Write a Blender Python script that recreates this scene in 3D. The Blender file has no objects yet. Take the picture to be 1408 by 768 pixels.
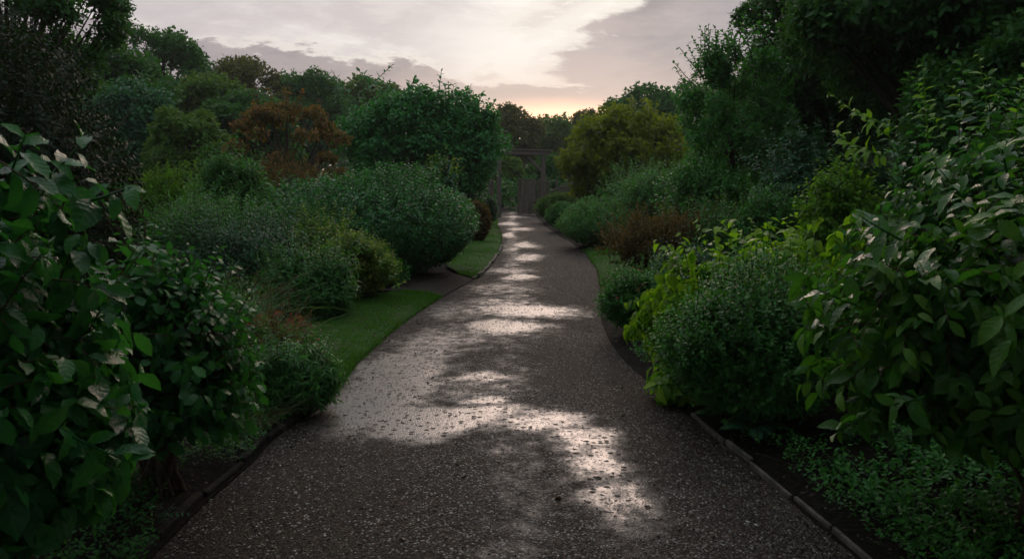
import bpy, math
import numpy as np
R = math.radians
S = bpy.context.scene
C = S.collection

# ------------------------------------------------------------------ camera
EYE, PITCH, FPX = 1.6, R(7.0), 1095.0
cam_d = bpy.data.cameras.new('camera'); cam = bpy.data.objects.new('camera', cam_d); C.objects.link(cam)
cam.location = (0, 0, EYE); cam.rotation_euler = (R(90) - PITCH, 0, 0)
cam_d.sensor_width = 36.0; cam_d.lens = 36.0 * FPX / 1408.0
cam_d.clip_start = 0.05; cam_d.clip_end = 3000
cam_d.dof.use_dof = True; cam_d.dof.focus_distance = 9.0; cam_d.dof.aperture_fstop = 7.0
S.camera = cam

# ------------------------------------------------------------------ sky and sun
SUN_EL, SUN_AZ = R(24.0), R(6.0)          # azimuth measured from +Y towards +X
W = bpy.data.worlds.new('World'); S.world = W; W.use_nodes = True
nt = W.node_tree; nt.nodes.clear()
class N:
    """tiny node expression helper"""
    def __init__(s, tree): s.t = tree
    def new(s, kind, **kw):
        n = s.t.nodes.new(kind)
        for k, v in kw.items(): setattr(n, k, v)
        return n
    def put(s, sock, v):
        if isinstance(v, bpy.types.NodeSocket): s.t.links.new(v, sock)
        elif v is not None:
            if hasattr(sock.default_value, '__len__') and not hasattr(v, '__len__'): v = (v,) * len(sock.default_value)
            if hasattr(v, '__len__') and len(v) == 3 and len(sock.default_value) == 4: v = (*v, 1)
            sock.default_value = v
    def m(s, op, a, b=None, c=None, clamp=False):
        n = s.new('ShaderNodeMath', operation=op, use_clamp=clamp)
        for i, v in enumerate((a, b, c)):
            if v is not None: s.put(n.inputs[i], v)
        return n.outputs[0]
    def smooth(s, v, lo, hi, a=0.0, b=1.0):
        n = s.new('ShaderNodeMapRange', interpolation_type='SMOOTHSTEP')
        for i, x in enumerate((v, lo, hi, a, b)): s.put(n.inputs[i], x)
        return n.outputs[0]
    def mix(s, f, a, b, blend='MIX'):
        n = s.new('ShaderNodeMix', data_type='RGBA', blend_type=blend)
        s.put(n.inputs[0], f); s.put(n.inputs[6], a); s.put(n.inputs[7], b)
        return n.outputs[2]
    def noise(s, vec, scale, detail=5, rough=0.55, dist=0.0, out=0):
        n = s.new('ShaderNodeTexNoise')
        if vec is not None: s.put(n.inputs['Vector'], vec)
        n.inputs['Scale'].default_value = scale; n.inputs['Detail'].default_value = detail
        n.inputs['Roughness'].default_value = rough; n.inputs['Distortion'].default_value = dist
        return n.outputs[out]
    def blob(s, u, v, cu, cv, ru, rv, soft=0.5):
        du = s.m('DIVIDE', s.m('SUBTRACT', u, cu), ru); dv = s.m('DIVIDE', s.m('SUBTRACT', v, cv), rv)
        d = s.m('SQRT', s.m('ADD', s.m('MULTIPLY', du, du), s.m('MULTIPLY', dv, dv)))
        return s.smooth(d, 1 + soft, 1 - soft)
n = N(nt)
tc = n.new('ShaderNodeTexCoord').outputs['Generated']
sp = n.new('ShaderNodeSeparateXYZ'); n.put(sp.inputs[0], tc)
X, Y, Z = sp.outputs
mp = n.new('ShaderNodeMapping'); n.put(mp.inputs[0], tc); mp.inputs['Scale'].default_value = (1.0, 1.0, 3.2)
nz = n.noise(mp.outputs[0], 3.4, 8, 0.60, 0.25)
nz2 = n.noise(mp.outputs[0], 9.0, 7, 0.62, 0.3)
nz3 = n.noise(mp.outputs[0], 22.0, 6, 0.65, 0.2)
wob = n.m('MULTIPLY', n.m('SUBTRACT', nz, 0.5), 0.30)
wob2 = n.m('ADD', n.m('MULTIPLY', n.m('SUBTRACT', nz2, 0.5), 0.13), n.m('MULTIPLY', n.m('SUBTRACT', nz3, 0.5), 0.05))
U = n.m('ADD', X, n.m('ADD', wob, wob2)); V = n.m('ADD', Z, n.m('MULTIPLY', n.m('ADD', wob, wob2), 0.55))
# grey cloud bank: lower band whose upper edge sinks towards the right, and a large mass on the right
edge = n.m('ADD', n.m('MULTIPLY', U, -0.10), 0.130)
band = n.smooth(n.m('SUBTRACT', V, edge), 0.010, -0.007)
right = n.smooth(n.m('ADD', U, n.m('MULTIPLY', V, -0.30)), 0.022, 0.075)
bank = n.m('MAXIMUM', band, right)
puff = n.m('MULTIPLY', n.m('MAXIMUM', n.m('MAXIMUM', n.blob(U, V, 0.012, 0.150, 0.016, 0.007, 0.7), n.blob(U, V, 0.055, 0.205, 0.03, 0.012, 0.8)), n.blob(U, V, 0.075, 0.128, 0.02, 0.006, 0.8)), 0.75)
bank = n.m('MAXIMUM', bank, puff)
front = n.smooth(Y, 0.0, 0.45)
bright = n.blob(n.m('MULTIPLY', X, 1.0), Z, -0.03, 0.22, 0.42, 0.30, 0.95)
wisps = n.smooth(nz2, 0.42, 0.60)
lit = n.mix(bright, (0.62, 0.57, 0.57), (0.97, 0.90, 0.84))
lit = n.mix(n.m('MULTIPLY', wisps, 0.42), lit, (0.50, 0.44, 0.45))
lit = n.mix(n.m('MULTIPLY', n.smooth(nz, .46, .58), .5), lit, (0.56, 0.48, 0.48))
lit = n.mix(n.m('MULTIPLY', n.blob(U, V, 0.05, 0.165, 0.10, 0.055, 0.8), 0.9), lit, (1.02, 0.95, 0.87))
rim = n.m('MULTIPLY', n.m('MULTIPLY', bank, n.m('SUBTRACT', 1.0, bank)), 4.0)
grey = n.mix(n.smooth(nz, 0.38, 0.62), (0.27, 0.235, 0.25), (0.48, 0.405, 0.40))
grey = n.mix(n.m('MULTIPLY', n.smooth(nz2, .45, .62), .35), grey, (0.55, 0.45, 0.43))
grey = n.mix(n.smooth(X, 0.12, 0.40), grey, (0.30, 0.29, 0.33))
cl = n.mix(bank, lit, grey)
cl = n.mix(n.m('MULTIPLY', rim, n.m('MULTIPLY', bright, 0.7)), cl, (1.0, 0.92, 0.82))
# warm strip low over the wood where the sun has gone behind the cloud
glow = n.blob(X, Z, 0.04, 0.085, 0.24, 0.045, 0.9)
cl = n.mix(n.m('MULTIPLY', glow, 0.6), cl, (0.86, 0.63, 0.52))
hot = n.blob(X, Z, 0.055, 0.074, 0.085, 0.018, 0.9)
cl = n.mix(hot, cl, (1.9, 1.12, 0.70))
back = n.mix(n.smooth(nz, 0.35, 0.65), (0.36, 0.43, 0.47), (0.48, 0.55, 0.59))
up = n.smooth(Z, 0.30, 0.85)
cl = n.mix(up, cl, n.mix(n.smooth(nz, 0.38, 0.62), (1.00, 1.16, 1.28), (1.45, 1.55, 1.60)))
cl = n.mix(front, back, cl)
sky = n.new('ShaderNodeTexSky', sky_type='NISHITA', sun_disc=False)
sky.sun_elevation = SUN_EL; sky.sun_rotation = SUN_AZ
cl10 = n.mix(1.0, cl, (10, 10, 10), 'MULTIPLY')
fin = n.mix(0.93, sky.outputs[0], cl10)
bg = n.new('ShaderNodeBackground'); n.put(bg.inputs[0], fin); bg.inputs[1].default_value = 0.1
wo = n.new('ShaderNodeOutputWorld'); nt.links.new(bg.outputs[0], wo.inputs[0])

sd = bpy.data.lights.new('sun', 'SUN'); sd.energy = 0.7; sd.angle = R(24); sd.color = (1.0, 0.74, 0.60)
so = bpy.data.objects.new('sun', sd); C.objects.link(so)
so.rotation_euler = (-(R(90) - SUN_EL), 0, -SUN_AZ); so.location = (2, 40, 30)

S.view_settings.view_transform = 'Standard'; S.view_settings.look = 'None'
S.view_settings.exposure = 0.0; S.view_settings.gamma = 1.0; S.view_settings.use_curve_mapping = False
S.render.engine = 'CYCLES'
cy = S.cycles
cy.max_bounces = 6; cy.diffuse_bounces = 3; cy.glossy_bounces = 2; cy.transmission_bounces = 3
cy.transparent_max_bounces = 8; cy.volume_bounces = 0; cy.use_denoising = True
cy.use_adaptive_sampling = False; cy.denoising_prefilter = 'FAST'; cy.sample_clamp_indirect = 3.0; cy.caustics_reflective = False; cy.caustics_refractive = False
cy.volume_step_rate = 4.0

# ------------------------------------------------------------------ pixel -> world (used to survey where things stand)
ct, st_ = math.cos(PITCH), math.sin(PITCH)
def ray(x, y):
    a, b = (x - 704) / FPX, (384 - y) / FPX
    return np.array([a, ct + st_ * b, -st_ + ct * b])
def G(x, y, z=0.0):                       # point on the ground seen at a pixel
    d = ray(x, y); t = (z - EYE) / d[2]
    return np.array([d[0] * t, d[1] * t, z])
def AT(x, y, D):                          # point at forward distance D seen at a pixel
    d = ray(x, y); t = D / d[1]
    return np.array([d[0] * t, D, EYE + d[2] * t])

# ------------------------------------------------------------------ helpers
def tag(o, label=None, cat=None, group=None, kind=None):
    if label: o['label'] = label
    if cat: o['category'] = cat
    if group: o['group'] = group
    if kind: o['kind'] = kind
    return o
def empty(name, loc, label, cat, group=None, rz=0.0):
    o = bpy.data.objects.new(name, None); C.objects.link(o)
    o.location = tuple(float(v) for v in loc); o.rotation_euler = (0, 0, rz); o.empty_display_size = 0.2
    return tag(o, label, cat, group)
def mesh_np(name, V, faces, mat, parent=None, col=None, uv=None, smooth=True, quads=None):
    """faces: list of (F,k) arrays"""
    me = bpy.data.meshes.new(name)
    V = np.asarray(V, dtype=np.float32)
    if not isinstance(faces, list): faces = [faces]
    faces = [np.asarray(f, dtype=np.int32) for f in faces if len(f)]
    ks = sorted({f.shape[1] for f in faces}); faces = [np.concatenate([f for f in faces if f.shape[1] == k_]) for k_ in ks]
    tot = np.concatenate([np.full(len(f), f.shape[1], dtype=np.int32) for f in faces])
    loops = np.concatenate([f.ravel() for f in faces])
    start = np.concatenate([[0], np.cumsum(tot)[:-1]]).astype(np.int32)
    me.vertices.add(len(V)); me.vertices.foreach_set('co', V.ravel())
    me.loops.add(len(loops)); me.loops.foreach_set('vertex_index', loops)
    me.polygons.add(len(tot)); me.polygons.foreach_set('loop_start', start); me.polygons.foreach_set('loop_total', tot)
    me.update(calc_edges=True)
    me.polygons.foreach_set('use_smooth', np.full(len(tot), smooth))
    if col is not None:
        a = me.attributes.new('lf', 'FLOAT_VECTOR', 'POINT'); a.data.foreach_set('vector', np.asarray(col, dtype=np.float32).ravel())
    if uv is not None:
        a = me.attributes.new('luv', 'FLOAT_VECTOR', 'POINT'); a.data.foreach_set('vector', np.asarray(uv, dtype=np.float32).ravel())
    me.materials.append(mat)
    o = bpy.data.objects.new(name, me); C.objects.link(o)
    if parent: o.parent = parent
    return o
class MB:
    """collects simple solids into one mesh"""
    def __init__(s): s.V = []; s.q = []; s.t = []; s.n = 0
    def add(s, V, q=None, t=None):
        V = np.asarray(V, float); s.V.append(V)
        if q is not None and len(q): s.q.append(np.asarray(q) + s.n)
        if t is not None and len(t): s.t.append(np.asarray(t) + s.n)
        s.n += len(V)
    def box(s, c, size, rz=0.0, jit=None, bev=0.006):
        hx, hy, hz = [v / 2 for v in size]
        b = min(bev, hx * .4, hy * .4, hz * .4)
        P = []
        for sx in (-1, 1):
            for sy in (-1, 1):
                for sz in (-1, 1):
                    P += [(sx * (hx - b), sy * (hy - b), sz * hz), (sx * (hx - b), sy * hy, sz * (hz - b)), (sx * hx, sy * (hy - b), sz * (hz - b))]
        P = np.array(P)
        if jit is not None: P = P @ np.asarray(jit).T
        cs, sn = math.cos(rz), math.sin(rz)
        P = P @ np.array([[cs, sn, 0], [-sn, cs, 0], [0, 0, 1]])
        P = P + np.array(c)
        def ix(sx, sy, sz, k): return ((sx > 0) * 4 + (sy > 0) * 2 + (sz > 0)) * 3 + k
        q = []; t = []
        for sg in (-1, 1):
            a = [ix(-1, -1, sg, 0), ix(1, -1, sg, 0), ix(1, 1, sg, 0), ix(-1, 1, sg, 0)]; q.append(a if sg > 0 else a[::-1])
            a = [ix(-1, sg, -1, 1), ix(1, sg, -1, 1), ix(1, sg, 1, 1), ix(-1, sg, 1, 1)]; q.append(a if sg < 0 else a[::-1])
            a = [ix(sg, -1, -1, 2), ix(sg, 1, -1, 2), ix(sg, 1, 1, 2), ix(sg, -1, 1, 2)]; q.append(a if sg > 0 else a[::-1])
        for a_ in (-1, 1):
            for b_ in (-1, 1):
                q.append([ix(-1, a_, b_, 0), ix(1, a_, b_, 0), ix(1, a_, b_, 1), ix(-1, a_, b_, 1)])
                q.append([ix(a_, -1, b_, 0), ix(a_, 1, b_, 0), ix(a_, 1, b_, 2), ix(a_, -1, b_, 2)])
                q.append([ix(a_, b_, -1, 1), ix(a_, b_, 1, 1), ix(a_, b_, 1, 2), ix(a_, b_, -1, 2)])
                for c_ in (-1, 1): t.append([ix(a_, b_, c_, 0), ix(a_, b_, c_, 1), ix(a_, b_, c_, 2)])
        s.add(P, q, t)
    def build(s, name, mat, parent=None, smooth=False):
        F = []
        if s.q: F.append(np.concatenate(s.q))
        if s.t: F.append(np.concatenate(s.t))
        return mesh_np(name, np.concatenate(s.V), F, mat, parent, smooth=smooth)
def unit(v): return v / np.maximum(np.linalg.norm(v, axis=-1, keepdims=True), 1e-9)
def tubes(P, r, k=5):
    """P (n,m,3) polylines, r (n,m) radii -> V, quads"""
    P = np.asarray(P, float); n_, m, _ = P.shape
    r = np.broadcast_to(r, (n_, m))
    T = np.gradient(P, axis=1); T = unit(T)
    ref = np.where(np.abs(T[..., 2:3]) > 0.9, np.array([1., 0, 0]), np.array([0, 0, 1.]))
    A = unit(np.cross(T, ref)); B = np.cross(T, A)
    ang = np.arange(k) * 2 * np.pi / k
    V = P[:, :, None, :] + r[:, :, None, None] * (np.cos(ang)[None, None, :, None] * A[:, :, None, :] + np.sin(ang)[None, None, :, None] * B[:, :, None, :])
    idx = np.arange(n_ * m * k).reshape(n_, m, k)
    a = idx[:, :-1, :]; b = idx[:, 1:, :]
    q = np.stack([a, np.roll(a, -1, 2), np.roll(b, -1, 2), b], -1).reshape(-1, 4)
    return V.reshape(-1, 3), q
def bez(P0, P1, P2, m):
    t = np.linspace(0, 1, m)[None, :, None]
    return (1 - t) ** 2 * P0[:, None] + 2 * t * (1 - t) * P1[:, None] + t * t * P2[:, None]

# leaf templates: x across, y along, z up; returns V, tris/quads
def leaf_tpl(rows, fold=0.25, curl=0.25, wave=0.0):
    """rows = [(t, halfwidth)...] inner rows, pointed at both ends"""
    V = [(0, 0, 0)]
    for i, (t, w) in enumerate(rows):
        zc = -curl * t * t
        wv = wave * (1 if i % 2 else -1)
        V += [(-w, t, zc + fold * w + wv), (0, t, zc), (w, t, zc + fold * w - wv)]
    V.append((0, 1, -curl))
    q = []; t = [(0, 2, 1), (0, 3, 2)]
    for i in range(len(rows) - 1):
        a = 1 + 3 * i; b = a + 3
        q += [(a, a + 1, b + 1, b), (a + 1, a + 2, b + 2, b + 1)]
    a = 1 + 3 * (len(rows) - 1); e = len(V) - 1
    t += [(a, a + 1, e), (a + 1, a + 2, e)]
    return np.array(V, float), np.array(q).reshape(-1, 4), np.array(t)
TP = {
    'oval':  leaf_tpl([(.08, .07), (.25, .18), (.5, .235), (.72, .19), (.9, .08)], .35, .34, .02),
    'ovalf': leaf_tpl([(.10, .08), (.3, .20), (.55, .27), (.78, .21), (.92, .08)], .32, .42, .03),
    'lobed': leaf_tpl([(.12, .07), (.26, .22), (.34, .15), (.50, .30), (.58, .22), (.74, .30), (.82, .20), (.93, .12)], .18, .30, .01),
    'heart': leaf_tpl([(.04, .22), (.25, .38), (.5, .34), (.75, .2), (.9, .08)], .22, .5, .02),
    'mid':   leaf_tpl([(.3, .24), (.65, .24)], .3, .2),
    'lance': leaf_tpl([(.25, .11), (.6, .10)], .3, .3),
    'tiny':  (np.array([(0, 0, 0), (-.3, .5, .08), (0, 1, -.1), (.3, .5, .08)], float), np.zeros((0, 4), int), np.array([(0, 2, 1), (0, 3, 2)])),
    'clump': (np.array([(0, 0, 0), (-.42, .45, .10), (-.2, .95, -.1), (.25, 1.0, .05), (.45, .5, -.1), (0, .5, .16)], float), np.zeros((0, 4), int),
              np.array([(0, 5, 1), (1, 5, 2), (3, 5, 4), (4, 5, 0)])),
}
def leaves(tpl, pos, d, nrm, size, rnd, tip, shoot, rs=None, roll=None):
    V0, q0, t0 = TP[tpl]
    y = unit(d); z = unit(nrm - (nrm * y).sum(-1, keepdims=True) * y); x = np.cross(y, z)
    s = size[:, None, None]
    wid = 1.0 if rs is None else rs[:, None, None]
    V = pos[:, None, :] + s * (V0[None, :, 0:1] * wid * x[:, None, :] + V0[None, :, 1:2] * y[:, None, :] + V0[None, :, 2:3] * z[:, None, :])
    m = len(V0); off = (np.arange(len(pos)) * m)[:, None, None]
    F = []
    if len(q0): F.append((q0[None] + off).reshape(-1, 4))
    if len(t0): F.append((t0[None] + off).reshape(-1, 3))
    col = np.repeat(np.stack([rnd, tip, shoot], 1), m, 0)
    uv = np.tile(V0, (len(pos), 1))
    return V.reshape(-1, 3), F, col, uv
def shoot_leaves(rng, tpl, P, D, L, k, size, spread=1.0, up=0.5, jitter=0.35, droop=0.0, tipshrink=0.4, pair=False, flat=0.0):
    """P,D (n,3) shoots -> leaf arrays. returns dict of concatenated arrays + twig polylines"""
    n_ = len(P); D = unit(D); L = np.broadcast_to(L, (n_,)); size = np.broadcast_to(size, (n_,))
    bend = np.array([0, 0, 1.0]) * (up - droop) * 0.35
    P1 = P + D * L[:, None] * 0.5; P2 = P + D * L[:, None] + bend * L[:, None]
    tt = (np.arange(k) + 0.6) / k
    if pair: tt = (np.arange(k) // 2 * 2 + 1.2) / k
    t = tt[None, :, None]
    pos = (1 - t) ** 2 * P[:, None] + 2 * t * (1 - t) * P1[:, None] + t * t * P2[:, None]
    tan = unit(2 * (1 - t) * (P1 - P)[:, None] + 2 * t * (P2 - P1)[:, None])
    ref = unit(np.cross(D, rng.normal(size=(n_, 3)) + [0, 0, .01])) if flat == 0 else unit(np.cross(D, np.array([0, 0, 1.0]) + rng.normal(size=(n_, 3)) * .15))
    r2 = np.cross(D, ref)
    if flat > 0: ph = (np.arange(k) % 2) * np.pi + rng.normal(size=(n_, k)) * (1 - flat)
    elif pair: ph = (np.arange(k) % 2) * np.pi + (np.arange(k) // 2) * np.pi / 2 + rng.normal(size=(n_, k)) * .3
    else: ph = np.arange(k) * 2.4 + rng.normal(size=(n_, k)) * .4
    rad = np.cos(ph)[..., None] * ref[:, None] + np.sin(ph)[..., None] * r2[:, None]
    sp_ = spread * (1.0 - 0.35 * tt)[None, :, None]
    d = unit(tan * 0.55 + rad * sp_ + rng.normal(size=(n_, k, 3)) * jitter * .5 + np.array([0, 0, -droop]))
    nn = unit(tan * 0.5 - rad * 0.2 + np.array([0, 0, 1.0]) * (0.4 + up) + rng.normal(size=(n_, k, 3)) * jitter)
    sz = size[:, None] * (1 - tipshrink * np.abs(tt - .35)[None]) * rng.uniform(.6, 1.2, (n_, k))
    rnd = rng.uniform(0, 1, (n_, k)); tip = np.broadcast_to(tt[None], (n_, k)); sh = np.broadcast_to(rng.uniform(0, 1, n_)[:, None], (n_, k))
    f = lambda a: a.reshape(-1, *a.shape[2:])
    out = leaves(tpl, f(pos), f(d), f(nn), f(sz), f(rnd), f(tip).copy(), f(sh).copy(), rs=rng.uniform(.8, 1.15, n_ * k))
    return out, np.stack([P, P1 * .5 + (P + P2) * .25, P2], 1)
def cat_leaves(parts):
    V = []; F = {}; col = []; uv = []; off = 0
    for v, fs, c, u in parts:
        V.append(v); col.append(c); uv.append(u)
        for f in fs: F.setdefault(f.shape[1], []).append(f + off)
        off += len(v)
    return np.concatenate(V), [np.concatenate(x) for x in F.values()], np.concatenate(col), np.concatenate(uv)
def dome_dirs(rng, n_, zmin=-0.25, bias=1.0):
    z = zmin + (1 - zmin) * rng.uniform(0, 1, n_) ** bias; a = rng.uniform(0, 2 * np.pi, n_)
    r = np.sqrt(np.maximum(0, 1 - z * z)); return np.stack([r * np.cos(a), r * np.sin(a), z], 1)
def lump(rng, D, k=14, amp=0.18, w=5.0):
    c = dome_dirs(rng, k, -.3); a = rng.uniform(-.6, 1, k) * amp
    return 1 + (a[None] * 1.5 * np.exp(w * (D @ c.T - 1) * 2)).sum(1)

# ------------------------------------------------------------------ materials
def new_mat(name):
    m = bpy.data.materials.new(name); m.use_nodes = True; m.node_tree.nodes.clear(); return m, N(m.node_tree)
def leaf_mat(name, dark, light, tipc=None, tipamt=0.6, rough=0.42, trans=0.28, veins=False, spec=0.5, spots=0.0):
    m, n = new_mat(name)
    a = n.new('ShaderNodeAttribute', attribute_name='lf'); s3 = n.new('ShaderNodeSeparateXYZ'); n.put(s3.inputs[0], a.outputs['Vector'])
    rnd, tip, sh = s3.outputs
    f = n.m('ADD', n.m('MULTIPLY', rnd, 0.6), n.m('MULTIPLY', sh, 0.4))
    col = n.mix(f, dark, light)
    if tipc is not None:
        tf = n.m('MULTIPLY', n.m('MULTIPLY', n.m('POWER', tip, 2.5), n.smooth(sh, 0.1, 0.9, .3, 1.0)), tipamt)
        col = n.mix(tf, col, tipc)
    b = n.new('ShaderNodeBsdfPrincipled'); bump = None
    rg = n.m('ADD', n.m('MULTIPLY', rnd, 0.22), rough - 0.1)
    if veins:
        u = n.new('ShaderNodeAttribute', attribute_name='luv'); su = n.new('ShaderNodeSeparateXYZ'); n.put(su.inputs[0], u.outputs['Vector'])
        ax = n.m('ABSOLUTE', su.outputs[0])
        w = n.m('SINE', n.m('MULTIPLY', n.m('SUBTRACT', su.outputs[1], n.m('MULTIPLY', ax, 0.9)), 40.0))
        vein = n.smooth(w, 0.72, 1.0)
        rib = n.smooth(ax, 0.022, 0.006)
        vv = n.m('MAXIMUM', n.m('MULTIPLY', vein, 0.5), rib)
        col = n.mix(n.m('MULTIPLY', vv, 0.18), col, (min(1, light[0] * 2.2), min(1, light[1] * 1.7), min(1, light[2] * 1.8)))
        oc = n.new('ShaderNodeTexCoord').outputs['Object']
        blot = n.noise(oc, 60, 4, .7)
        col = n.mix(n.smooth(blot, .52, .75, 0, .45 + spots), col, (dark[0] * .8 + .01, dark[1] * .6, dark[2] * .5))
        bp = n.new('ShaderNodeBump'); bp.inputs['Strength'].default_value = 0.45; bp.inputs['Distance'].default_value = 0.004
        n.put(bp.inputs['Height'], n.m('ADD', n.m('MULTIPLY', w, -.22), n.m('MULTIPLY', blot, 1.6))); bump = bp.outputs[0]
        rg = n.m('ADD', rg, n.m('MULTIPLY', n.m('SUBTRACT', n.noise(oc, 35, 3), .5), .8))
    n.put(b.inputs['Base Color'], col); n.put(b.inputs['Roughness'], rg); b.inputs['Specular IOR Level'].default_value = spec
    t = n.new('ShaderNodeBsdfTranslucent'); n.put(t.inputs[0], n.mix(0.5, col, (light[0] * 2.0 + .02, light[1] * 1.9 + .02, light[2] * .5)))
    if bump is not None: n.put(b.inputs['Normal'], bump)
    mx = n.new('ShaderNodeMixShader'); mx.inputs[0].default_value = trans
    o = n.new('ShaderNodeOutputMaterial')
    n.t.links.new(b.outputs[0], mx.inputs[1]); n.t.links.new(t.outputs[0], mx.inputs[2]); n.t.links.new(mx.outputs[0], o.inputs[0])
    return m
def rough_mat(name, c1, c2, scale=8, rough=0.85, bump=0.5, dist=0.02, stretch=None, detail=6, c3=None):
    m, n = new_mat(name)
    oc = n.new('ShaderNodeTexCoord').outputs['Object']
    if stretch:
        mp = n.new('ShaderNodeMapping'); n.put(mp.inputs[0], oc); mp.inputs['Scale'].default_value = stretch; oc = mp.outputs[0]
    z = n.noise(oc, scale, detail, .65)
    col = n.mix(n.smooth(z, .3, .7), c1, c2)
    if c3: col = n.mix(n.smooth(n.noise(oc, scale * .22, 4), .5, .7), col, c3)
    b = n.new('ShaderNodeBsdfPrincipled'); n.put(b.inputs['Base Color'], col); b.inputs['Roughness'].default_value = rough; b.inputs['Specular IOR Level'].default_value = .12
    bp = n.new('ShaderNodeBump'); bp.inputs['Strength'].default_value = bump; bp.inputs['Distance'].default_value = dist
    n.put(bp.inputs['Height'], z); n.put(b.inputs['Normal'], bp.outputs[0])
    o = n.new('ShaderNodeOutputMaterial'); n.t.links.new(b.outputs[0], o.inputs[0])
    return m
M = {}
M['bark'] = rough_mat('bark', (.035, .027, .02), (.09, .075, .06), 14, .9, .9, .03, (3, 3, .5))
M['twig'] = rough_mat('twig', (.04, .028, .018), (.10, .065, .04), 30, .7, .3, .004)
M['wood'] = rough_mat('weathered_wood', (.085, .067, .056), (.20, .16, .135), 9, .75, .7, .01, (6, 6, .5), c3=(.08, .075, .055))
M['wood_h'] = rough_mat('weathered_wood_beam', (.085, .067, .056), (.20, .16, .135), 9, .75, .7, .01, (.5, 6, 6))
M['door'] = rough_mat('door_boards', (.12, .095, .08), (.24, .19, .16), 9, .75, .6, .01, (8, 8, .45), c3=(.07, .065, .05))
M['iron'] = rough_mat('rusty_iron', (.03, .022, .018), (.07, .04, .028), 30, .6, .3, .003)
M['soil'] = rough_mat('soil', (.005, .004, .003), (.020, .015, .011), 22, .98, 1.0, .04, c3=(.012, .013, .007))
M['ground'] = rough_mat('ground', (.012, .012, .007), (.03, .035, .016), 3, .95, .6, .05)
M['lawn'] = rough_mat('lawn', (.016, .060, .006), (.034, .100, .010), 30, .9, .9, .03, c3=(.035, .055, .018))
M['edging'] = rough_mat('edging_board', (.07, .058, .052), (.17, .14, .125), 14, .8, .8, .01, (1, 1, 1), c3=(.05, .055, .035))
M['darkedge'] = rough_mat('dark_edging', (.010, .008, .007), (.028, .022, .018), 18, .85, .9, .01)

# ------------------------------------------------------------------ ground
def grid(name, xs, ys, zf, mat, **kw):
    Xg, Yg = np.meshgrid(xs, ys, indexing='ij'); Zg = zf(Xg, Yg)
    idx = np.arange(Xg.size).reshape(Xg.shape)
    q = np.stack([idx[:-1, :-1], idx[1:, :-1], idx[1:, 1:], idx[:-1, 1:]], -1).reshape(-1, 4)
    return mesh_np(name, np.stack([Xg, Yg, Zg], -1).reshape(-1, 3), q, mat, **kw)
def vnoise(x, y, seed=0):
    r = np.random.default_rng(seed); z = 0
    for k in range(7):
        a = r.uniform(0, 2 * np.pi); f = 1.1 * 1.55 ** k; p = r.uniform(0, 9)
        z = z + np.sin(f * (x * np.cos(a) + y * np.sin(a)) + p + 1.7 * np.sin(f * .6 * (x * np.sin(a) - y * np.cos(a)))) / (1.45 ** k)
    return z / 2.6
LE = [(210, 768), (275, 700), (352, 634), (375, 604), (445, 560), (492, 500), (547, 451), (588, 422), (610, 408), (635, 394), (661, 381), (677, 363), (690, 342), (690, 324), (684, 310), (685, 300), (690, 294)]
RE = [(1180, 768), (1131, 730), (1058, 664), (992, 611), (955, 580), (900, 534), (860, 500), (838, 470), (826, 440), (828, 400), (820, 370), (806, 350), (788, 335), (765, 322), (750, 311), (742, 303), (736, 294)]
def edge_curve(E):
    P = np.array([G(*p)[:2] for p in E])
    P = np.vstack([[P[0, 0] - (P[1, 0] - P[0, 0]) * .5, 0.8], P])
    P = np.vstack([[P[0, 0], -6.0], P])
    ys = np.concatenate([np.arange(-6, 2, .5), np.arange(2, 42.01, .06)])
    from_y = np.interp(ys, P[:, 1], P[:, 0])
    k = np.exp(-np.linspace(-2, 2, 13) ** 2); k /= k.sum()
    fy = np.concatenate([np.full(6, from_y[0]), from_y, np.full(6, from_y[-1])])
    return ys, np.convolve(fy, k, 'valid')
YS, LX = edge_curve(LE); _, RX = edge_curve(RE)
def lx(y): return np.interp(y, YS, LX)
def rx(y): return np.interp(y, YS, RX)
far = np.concatenate([[-1500, -400, -120, -60], np.linspace(-40, 40, 81), [60, 120, 400, 1500]])
fary = np.concatenate([[-1500, -400, -60], np.linspace(-20, 60, 81), [90, 140, 400, 1500]])
g = grid('ground', far, fary, lambda x, y: -0.03 + 0 * x, M['ground']); tag(g, kind='structure')

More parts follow.
